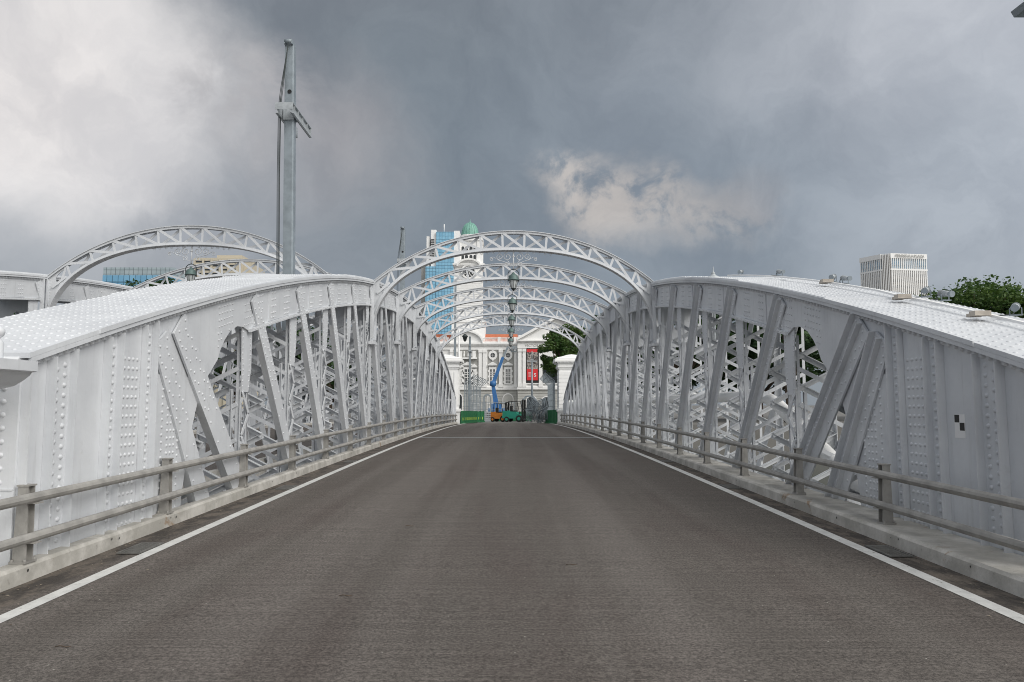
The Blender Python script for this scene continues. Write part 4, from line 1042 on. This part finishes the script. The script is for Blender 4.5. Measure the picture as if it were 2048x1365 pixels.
for (p, q, nf, ng) in ((fp[2], fp[3], 19, 3), (fp[0], fp[1], 12, 3)):
    mb, nn = face(p, q, 0, z_band0, nf, .46, .9, None, ''); mb.build('fins', M['stone'], tw, O)
    mb, nn = face(p, q, z_band1, z_t, nf, .35, .9, None, ''); mb.build('crown_fins', M['stone'], tw, O)
    mb, nn = face(p, q, z_band1+.3, z_t-.3, 3, .84, .25, None, ''); mb.build('crown_glass', M['glassdeep'], tw, O)
    mb, nn = face(p, q, 0, z_band0-1, 3, .86, .22, None, ''); mb.build('window_strip', M['trunkwall'], tw, O)
    mb = MB(); d = q-p
    z = 3
    while z < z_band0-3:
        for i in range(3):
            t0, t1 = (i+.09)/3, (i+.91)/3; a, b = p+d*t0, p+d*t1; mb.prism([(a.x, a.y, z), (b.x, b.y, z), (b.x, b.y, z+1.6), (a.x, a.y, z+1.6)], nn*.3)
        z += 3.3
    mb.build('floor_windows', M['window'], tw, O)
    mb, nn = face(p, q, z_t, HB+.4, 1, 1.0, .95, None, ''); mb.build('parapet', M['stone'], tw, O)
    mb, nn = face(p, q, z_band0, z_band1, 1, 1.0, .95, None, ''); mb.build('belt', M['stone'], tw, O)
mb, nn = face(fp[1], fp[2], 0, HB+.4, 5, .5, .8, None, ''); mb.build('corner_fins', M['stone'], tw, O)
mb = MB(); m_ = fp[2].lerp(fp[3], .52); an = math.atan2(fp[3].y-fp[2].y, fp[3].x-fp[2].x)
text_mesh(mb, 'PENINSULA PLAZA', (m_.x, m_.y-1.45, z_t+.5), 2.35, rot=(math.pi/2, 0, an), ext=.08, sx=.88); mb.build('roof_lettering', M['greywall'], tw, O)
# ------------------------------------------------------------------ trees
def leaves(mb, cen, rad, n, size, rng):
    for _ in range(n):
        while True:
            d = V3(rng.uniform(-1, 1), rng.uniform(-1, 1), rng.uniform(-1, 1))
            if .35 < d.length < 1: break
        p = V3(cen.x+d.x*rad.x, cen.y+d.y*rad.y, cen.z+d.z*rad.z)
        a = V3(rng.gauss(0, 1), rng.gauss(0, 1), rng.gauss(0, .5)).normalized(); b = a.cross(V3(rng.gauss(0, 1), rng.gauss(0, 1), rng.gauss(0, 1)).normalized())
        if b.length < .1: continue
        b.normalize(); s_ = size*rng.uniform(.6, 1.3); a *= s_; b *= s_*.55
        mb.add([p-a, p-b*.9, p+a, p+b*.9], [(0, 1, 2, 3)])
def tree(base, H, R_, label, seed=0, clumps=60, n=170, size=.22, m='leaf', group=None, trunk_h=None, flat=.62):
    rng = random.Random(seed); t = thing('tree', base, label, 'tree', group); th_ = trunk_h or H*.35
    tk = MB(); crown = MB(); cz = th_+(H-th_)*.45
    tk.tube([(0, 0, 0), (.1*R_*.2, 0, th_*.5), (0, .1, th_), (.1, .1, cz)], [R_*.075, R_*.055, R_*.05, R_*.02], 8)
    for k in range(clumps):
        a = rng.uniform(0, math.tau); u = rng.uniform(-.55, 1); rr_ = math.sqrt(max(.04, 1-(abs(u))**(4 if R_ > 8 else 2.2)))*R_*(rng.uniform(.35, 1.0)); 
        c = V3(math.cos(a)*rr_, math.sin(a)*rr_, cz+u*(H-cz)*(.92+rng.uniform(-.12, .06)))
        cr_ = R_*rng.uniform(.14, .27); leaves(crown, c, V3(cr_, cr_, cr_*flat), n, size, rng)
        if k % 4 == 0: tk.tube([(0, .1, th_*.95), tuple(c*.5+V3(0, 0, th_*.5)), tuple(c)], [R_*.03, R_*.018, R_*.008], 5)
    tk.build('trunk', M['trunk'], t); crown.build('crown', M[m], t)
    return t
G1 = 'trees beyond the right truss'
for i, (px, py, Y, hw, lab, m) in enumerate((
    (1945, 576, 95, 150, 'broad bright green tree in front of the white high-rise on the right', 'leaf'),
    (2085, 588, 88, 95, 'mid green tree cut by the right picture edge', 'leaf'),
    (1868, 592, 100, 130, 'tree half hidden by the right chord at the foot of the white high-rise', 'leaf'))):
    c = at(px, py, Y); tree((c.x, Y, 0), c.z, hw*Y/F*1.15, lab, 11+i, 150, 170, .27, m, G1, trunk_h=2.5, flat=.7)
c = at(1136, 652, 135); tree((c.x, 135, 0), c.z, 5.5, 'bright green tree in front of the theatre above the right gate pier', 5, 90, 150, .26, 'leaf', None, flat=.7)
c = at(1197, 612, 110); tree((c.x+3, 110, 0), c.z, 6.0, 'dark tree behind the right ends of the overhead ribs', 6, 70, 150, .26, 'leafdark')
for i, (px, py, Y, hw) in enumerate(((1360, 610, 80, 5.5), (1480, 600, 90, 6.5), (1570, 620, 76, 6))):
    c = at(px, py, Y); tree((c.x, Y, 0), c.z, hw, 'dark tree glimpsed through the right truss, %s' % ('left of the three', 'middle of the three', 'right of the three')[i], 30+i, 60, 120, .32, 'leafdark', G1)
for i, (px, py, Y, hw, lab) in enumerate(((20, 612, 80, 5.5, 'green tree glimpsed under the far left truss at the picture edge'), (150, 600, 90, 5, 'small dark tree seen under the left rib haunch'), (330, 560, 150, 9, 'dark tree below the blue glass block'), (470, 556, 150, 8, 'leafy tree in front of the cream block, low behind the second left rib'), (640, 640, 120, 9, 'tree hidden behind the left truss openings'))):
    c = at(px, py, Y); tree((c.x, Y, 0), c.z, hw, lab, 50+i, 60, 120, .34, 'leafdark', 'trees beyond the left trusses')
src = tree((58, 92, 0), 12, 8, 'rounded dark tree on the far bank, first of the belt seen through the right truss', 77, 60, 120, .36, 'leafdark', 'far bank tree belts')
for i, (x, y, z_, rz, lab) in enumerate(((44, 84, -1, 1.2, 'dark far bank tree seen low through the right truss openings'), (30, 88, -1.5, 2.2, 'dark far bank tree just right of the right gate pier, behind the lattice'), (-34, 92, -1, .7, 'dark far bank tree seen through the far left truss, nearest the road'),
        (-48, 84, 0, 1.9, 'dark far bank tree behind the far left truss, middle of that row'), (-62, 90, -1, 2.9, 'dark far bank tree at the left end of the row behind the far left truss'), (-24, 100, -2, 4.1, 'low dark tree behind the left gate pier lattice'), (19, 96, -2, 5.2, 'low dark tree behind the right gate pier'))):
    c_ = copy_tree(src); c_.location = (x, y, z_); c_.rotation_euler = (0, 0, rz); c_['label'] = lab
# ------------------------------------------------------------------ far end of the road: works yard
def fork(px, Y, rz, paint, label, sc):
    c = at(px, 830, Y); t = thing('forklift', (c.x, Y, 0), label, 'forklift', None, rz); 
    def P(mb, n, m): return mb.build(n, m, t)
    mb = MB(); mb.prism([(-1.0, -.5, .35), (.75, -.5, .35), (.75, -.5, .75), (.35, -.5, .8), (.25, -.5, 1.0), (-.45, -.5, 1.05), (-.55, -.5, 1.15), (-1.05, -.5, 1.05)], (0, 1.0, 0)); P(mb, 'body', M[paint])
    mb = MB(); mb.prism([(-1.25, -.52, .4), (-1.001, -.52, .35), (-1.051, -.52, 1.1), (-1.2, -.52, 1.05)], (0, 1.04, 0)); P(mb, 'counterweight', M[paint])
    mb = MB(); mb.box(-.45, .15, -.28, .28, 1.051, 1.15); mb.box(-.5, -.4, -.28, .28, 1.151, 1.6); P(mb, 'seat', M['paintblack'])
    mb = MB()
    for y in (-.45, .45): mb.tube([(-.75, y, 1.05), (-.6, y, 2.05), (.35, y, 2.1), (.62, y, .8)], .035, 6)
    for k in range(6): mb.box(-.58+.17*k, -.54+.17*k, -.45, .45, 2.04, 2.08)
    P(mb, 'overhead_guard', M['paintblack'])
    mb = MB()
    for y in (-.36, .28): mb.box(.86, .98, y, y+.09, .12, 2.25); mb.box(.78, .85, y+.02, y+.08, .15, 2.2)
    for z in (.3, 1.2, 2.15): mb.box(.86, .97, -.27, .28, z, z+.09)
    P(mb, 'mast', M['paintblack'])
    mb = MB()
    for y in (-.3, .2): mb.box(.99, 2.0, y, y+.1, .08, .12); mb.box(.99, 1.03, y, y+.1, .12, .6)
    mb.box(.99, 1.02, -.45, .45, .2, .3); P(mb, 'fork', M['blackmetal'])
    for x, y, r in ((.6, -.56, .34), (.6, .56, .34), (-.75, -.5, .27), (-.75, .5, .27)):
        sy = 1 if y > 0 else -1
        mb = MB(); mb.tube([(x, y-.1*sy, r), (x, y+.08*sy, r)], r, 16); w_ = P(mb, 'wheel', M['tyre'])
        mb = MB(); mb.tube([(x, y+.0801*sy, r), (x, y+.10*sy, r)], r*.5, 10); mb.build('hub', M[paint], w_)
    t.scale = (sc,)*3; return t
fork(1001, 79, R(-28), 'orange', 'orange forklift truck parked at the end of the bridge, left of the green one', .92)
fork(1031, 78, R(-22), 'teal', 'green forklift truck parked beside the orange forklift', 1.04)
# boom lift
YBm = 105
def bp(x, y): return at(x, y, YBm)
bl = thing('boom_lift', (bp(993, 812).x, YBm, 0), 'blue articulated boom lift raised in front of the theatre with its basket up', 'boom lift'); O = bl.location
mb = MB(); mb.box(O.x-1.2, O.x+1.2, YBm-1.1, YBm+1.1, .6, 1.3); mb.box(O.x-.8, O.x+.8, YBm-.8, YBm+.8, 1.301, 2.0); mb.build('chassis', M['blue'], bl, O)
for sx in (-.9, .9):
    for sy in (-1.15, 1.15):
        mb = MB(); mb.tube([(O.x+sx, YBm+sy-.15, .45), (O.x+sx, YBm+sy+.15, .45)], .45, 14); mb.build('wheel', M['tyre'], bl, O)
mb = MB(); mb.bar((O.x, YBm, 1.9), bp(986, 771), .62, .45, (0, 1, 0), w1=.5); mb.bar(V3(O.x-.35, YBm-.3, 1.9), bp(984.5, 780)+V3(0, -.3, 0), .12, .2, (0, 1, 0)); mb.build('lower_boom', M['blue'], bl, O)
mb = MB(); mb.lathe([(0, -.4), (.4, -.35), (.45, 0), (.4, .35), (0, .4)], tuple(bp(986, 768)), 10); mb.build('knuckle', M['blue'], bl, O)
mb = MB(); mb.bar(bp(986, 768), bp(1006, 715), .52, .42, (0, 1, 0), w1=.40); mb.build('upper_boom', M['blue'], bl, O)
mb = MB(); mb.bar(bp(1006, 715), bp(1016, 694), .32, .28, (0, 1, 0), w1=.26); mb.bar(bp(1016, 694), bp(1023, 702), .14, .14, (0, 1, 0)); mb.build('boom_extension', M['galv'], bl, O)
mb = MB(); a, b = bp(1022, 703), bp(1033, 694)
for z in (a.z, (a.z+b.z)/2, b.z):
    for yy in (-.4, .4): mb.tube([(a.x, YBm+yy, z), (b.x, YBm+yy, z)], .035, 5)
    for xx in (a.x, b.x): mb.tube([(xx, YBm-.4, z), (xx, YBm+.4, z)], .035, 5)
for xx in (a.x, (a.x+b.x)/2, b.x):
    for yy in (-.4, .4): mb.tube([(xx, YBm+yy, a.z), (xx, YBm+yy, b.z)], .035, 5)
mb.box(a.x, b.x, YBm-.4, YBm+.4, a.z-.08, a.z); mb.box((a.x+b.x)/2-.2, (a.x+b.x)/2+.2, YBm-.55, YBm-.41, a.z+.3, b.z); mb.build('basket', M['galv'], bl, O)
# green barriers
def barrier_run(pts, h, label, marks):
    t = thing('barrier_run', (pts[0][0], pts[0][1], 0), label, 'barrier', 'green hoardings at the bridge end'); O = t.location
    for (a, b) in zip(pts[:-1], pts[1:]):
        a3, b3 = V3(a[0], a[1], zd(a[1])), V3(b[0], b[1], zd(b[1])); d = b3-a3; n = max(1, int(d.length/1.1))
        for i in range(n):
            p, q = a3+d*(i/n), a3+d*((i+.97)/n); mb = MB()
            mb.bar(p+V3(0, 0, h/2+.06), q+V3(0, 0, h/2+.06), h, .10, V3(-d.y, d.x, 0).normalized())
            mb.bar(p+V3(0, 0, .06), q+V3(0, 0, .06), .12, .34, V3(-d.y, d.x, 0).normalized())
            for f in (.02, .5, .96): r_ = p.lerp(q, f); mb.bar(r_+V3(0, 0, .1), r_+V3(0, 0, h+.1), .10, .16, V3(-d.y, d.x, 0).normalized())
            o = mb.build('panel', M['green'], t, O)
            if marks:
                mb = MB(); nn = V3(d.y, -d.x, 0).normalized(); nn = nn if nn.y < 0 or nn.x > 0 else -nn
                for k in range(3):
                    r_ = p.lerp(q, .2+.25*k)+nn*.06+V3(0, 0, .42); mb.bar(r_, r_+d.normalized()*.10, .26, .01, nn)
                mb.build('print', M['yellow'], o, O)
    return t
def gx(px, Y): return (at(px, 840, Y).x, Y)
barrier_run([gx(923, 67.5), gx(953, 76), gx(968, 77)], 1.05, 'green plastic barriers with yellow print across the left side of the bridge end', True)
barrier_run([gx(1113, 67), gx(1092, 72)], 1.15, 'green plastic barriers beside the right gate pier', False)
barrier_run([gx(982, 82), gx(1064, 82)], .95, 'low green barriers behind the two forklifts', False)
t = thing('concrete_block', (*gx(975, 79), 0), 'stack of pale striped concrete barriers left of the orange forklift', 'barrier')
for k in range(5): mb = MB(); mb.box(-.34, .34, -.4, .4, .02+.22*k, .18+.22*k); mb.build('block', M['galv2'], t)
# debris fences with canted tops
def fence(px0, Y0, px1, Y1, h, cant, label):
    a, b = V3(*gx(px0, Y0), zd(Y0)), V3(*gx(px1, Y1), 0); d = b-a; n = int(d.length/1.6)+1; t = thing('debris_fence', a, label, 'fence', 'tall debris fences at the bridge end'); O = t.location
    for i in range(n+1):
        p = a+d*(i/n); mb = MB(); mb.box(p.x-.035, p.x+.035, p.y-.035, p.y+.035, 0, h); mb.bar(p+V3(0, 0, h), p+V3(cant, 0, h+.75), .06, .06, (0, 1, 0)); mb.build('fence_post', M['galv'], t, O)
    mb = MB(); m_ = int(d.length/.33)
    for i in range(m_): p = a+d*(i/m_); mb.bar(p+V3(0, 0, .9), p+V3(0, 0, h), .013, .013, (0, 1, 0))
    for z in [1.0+.6*k for k in range(int((h-1)/.6)+1)]: mb.bar(a+V3(0, 0, z), b+V3(0, 0, z), .02, .02, (0, 0, 1))
    for f in (.3, .65, 1): mb.bar(a+V3(cant*f, 0, h+.75*f), b+V3(cant*f, 0, h+.75*f), .03, .03, (0, 0, 1))
    mb.build('mesh', M['galv'], t, O); return t
fence(929, 69, 961, 84, 3.75, .9, 'tall grey mesh debris fence with canted top on the left of the bridge end')
fence(1110, 68, 1096, 82, 3.9, -.9, 'tall grey mesh debris fence with canted top beside the right gate pier')
# arch-topped frames in front of the theatre
for i, (x0, x1, yt, Y) in enumerate(((968, 981, 790, 96), (1044, 1074, 793, 92))):
    t = thing('portal', (*gx((x0+x1)/2, Y), 0), ('narrow', 'broad')[i]+' grey steel portal standing before the theatre arches', 'portal', 'steel portals'); O = t.location
    a, b = gx(x0, Y)[0], gx(x1, Y)[0]; zt_ = at(x0, yt, Y).z; mb = MB(); c_ = min(.6, (b-a)*.3)
    pts = [V3(a, Y, 0), V3(a, Y, zt_-c_), V3(a+c_, Y, zt_), V3(b-c_, Y, zt_), V3(b, Y, zt_-c_), V3(b, Y, 0)]
    for p, q in zip(pts[:-1], pts[1:]): mb.bar(p, q, .2, .2, (0, 1, 0))
    mb.build('frame', M['galv'], t, O)
# post and rail fence behind forklifts
t = thing('mesh_fence', (*gx(950, 88), 0), 'grey site fence of thin posts running behind the forklifts', 'fence'); O = t.location
for k in range(14):
    x = gx(945+k*6.5, 88)[0]; mb = MB(); mb.box(x-.035, x+.035, 87.97, 88.03, 0, 2.1); mb.build('fence_post', M['galv'], t, O)
for z in (1.2, 2.05): mb = MB(); mb.box(gx(945, 88)[0], gx(1030, 88)[0], 87.94, 87.965, z, z+.05); mb.build('fence_rail', M['galv'], t, O)
# stacked crowd barriers
rng = random.Random(3); bm = None
for i in range(14):
    px = 1062+4.6*(i % 7); Y = 71.5+(i % 3)*.45; x = gx(px, Y)[0]
    if bm is None:
        mb = MB(); W, H = 1.7, 1.15; mb.tube([(-W/2, 0, .1), (-W/2, 0, H-.1), (-W/2+.1, 0, H), (W/2-.1, 0, H), (W/2, 0, H-.1), (W/2, 0, .1)], .032, 5); mb.tube([(-W/2, 0, .25), (W/2, 0, .25)], .026, 5)
        for k in range(10): mb.tube([(-W/2+.15+k*.155, 0, .25), (-W/2+.15+k*.155, 0, H)], .015, 4)
        for sx in (-.5, .5): mb.tube([(sx, -.25, .01), (sx, 0, .15), (sx, .25, .01)], .024, 5)
        o = mb.build('crowd_barrier', M['galv']); bm = o
    else: o = bm.copy(); C.objects.link(o)
    up = i >= 7
    o.rotation_euler = (rng.uniform(-.3, .3), rng.uniform(-.35, .35) if not up else rng.uniform(-.6, 1.4), rng.uniform(.3, 2.6)); o.location = (x, Y, .13 if not up else 1.12)
    tag(o, 'grey tubular crowd barrier in the tangled stack beside the right green barriers', 'crowd barrier', 'stacked crowd barriers')
# slim street lamp and bracket lantern
c = at(1064, 722, 98); t = thing('street_lamp', (c.x, 98, 0), 'slim grey street lamp with a T head in front of the banner', 'street lamp')
mb = MB(); mb.tube([(0, 0, 0), (0, 0, c.z)], [.17, .10], 10); mb.build('pole', M['galv'], t)
mb = MB(); mb.box(-.65, .65, -.08, .08, c.z-.14, c.z+.02); mb.box(-.2, .2, -.14, .14, c.z+.021, c.z+.2); mb.tube([(0, 0, c.z+.2), (.0, 0, c.z+1.3)], .06, 6); mb.build('lamp_head', M['galv2'], t)
c = at(930, 668, 72); t = thing('bracket_lantern', (at(918, 700, 72).x, 72, 0), 'small black lantern on a white scroll bracket above the left gate pier', 'lantern'); O = t.location
mb = MB(); mb.tube([(O.x, 72, 0), (O.x, 72, c.z+.3)], .07, 8); mb.build('post', M['stone'], t, O)
mb = MB(); mb.tube([(O.x, 72, c.z+.1), (O.x+.25, 72, c.z+.35), (c.x, 72, c.z+.3), (c.x, 72, c.z)], .03, 5); spiral(mb, (O.x+.28, c.z+.05), .2, 1.3, 0, 1, .022, Y=72); mb.build('bracket', M['stone'], t, O)
mb = MB(); mb.lathe([(0, 0), (.12, -.05), (.26, -.2), (.30, -.3), (.24, -.32), (.12, -.72), (.0, -.8)], (c.x, 72, c.z), 8); mb.build('lamp_head', M['blackmetal'], t, O)
mb = MB(); rg = random.Random(9)
for k in range(900):
    sx = rg.choice((-1, 1)); y = 4.2+rg.random()**1.6*26; e = abs(rg.gauss(0, .13)); x = (KL+.02+e) if sx < 0 else (KR-.02-e)
    if rg.random() < .12: x += -sx*rg.uniform(0, .8)
    z = zd(y)+.007; a = rg.uniform(0, math.tau); l_ = rg.uniform(.006, .022); dx, dy = math.cos(a)*l_, math.sin(a)*l_
    mb.add([(x-dx, y-dy, z), (x+dy*.5, y-dx*.5, z+.004), (x+dx, y+dy, z+.002), (x-dy*.5, y+dx*.5, z+.003)], [(0, 1, 2, 3)], mi=rg.choice((0, 0, 1)))
tag(mb.build('gutter_litter', [M['trunk'], mat('grit', (.30, .26, .20), .9)]), 'dead leaf bits and grit gathered along both kerbs', 'litter', kind='stuff')
# debris on road: twigs and a stone scuff
for i, (px, py) in enumerate(((1142, 1136), (818, 1062), (124, 1292), (690, 1195))):
    d = ray(px, py); k = (zd(6)+.0-CAMZ)/d.z; p = V3(0, 0, CAMZ)+d*k; mb = MB()
    z = zd(p.y)+.006; mb.tube([(p.x-.05, p.y, z), (p.x-.02, p.y+.012, z+.004), (p.x+.03, p.y-.004, z), (p.x+.06, p.y+.008, z)], [.003, .004, .004, .002], 5)
    tag(mb.build('twig', M['trunk']), 'small dark twig lying on the asphalt, %s' % ('right of the centre', 'far left of the centre', 'by the left lane line near the camera', 'left of centre near the camera')[i], 'twig', 'twigs on the road')
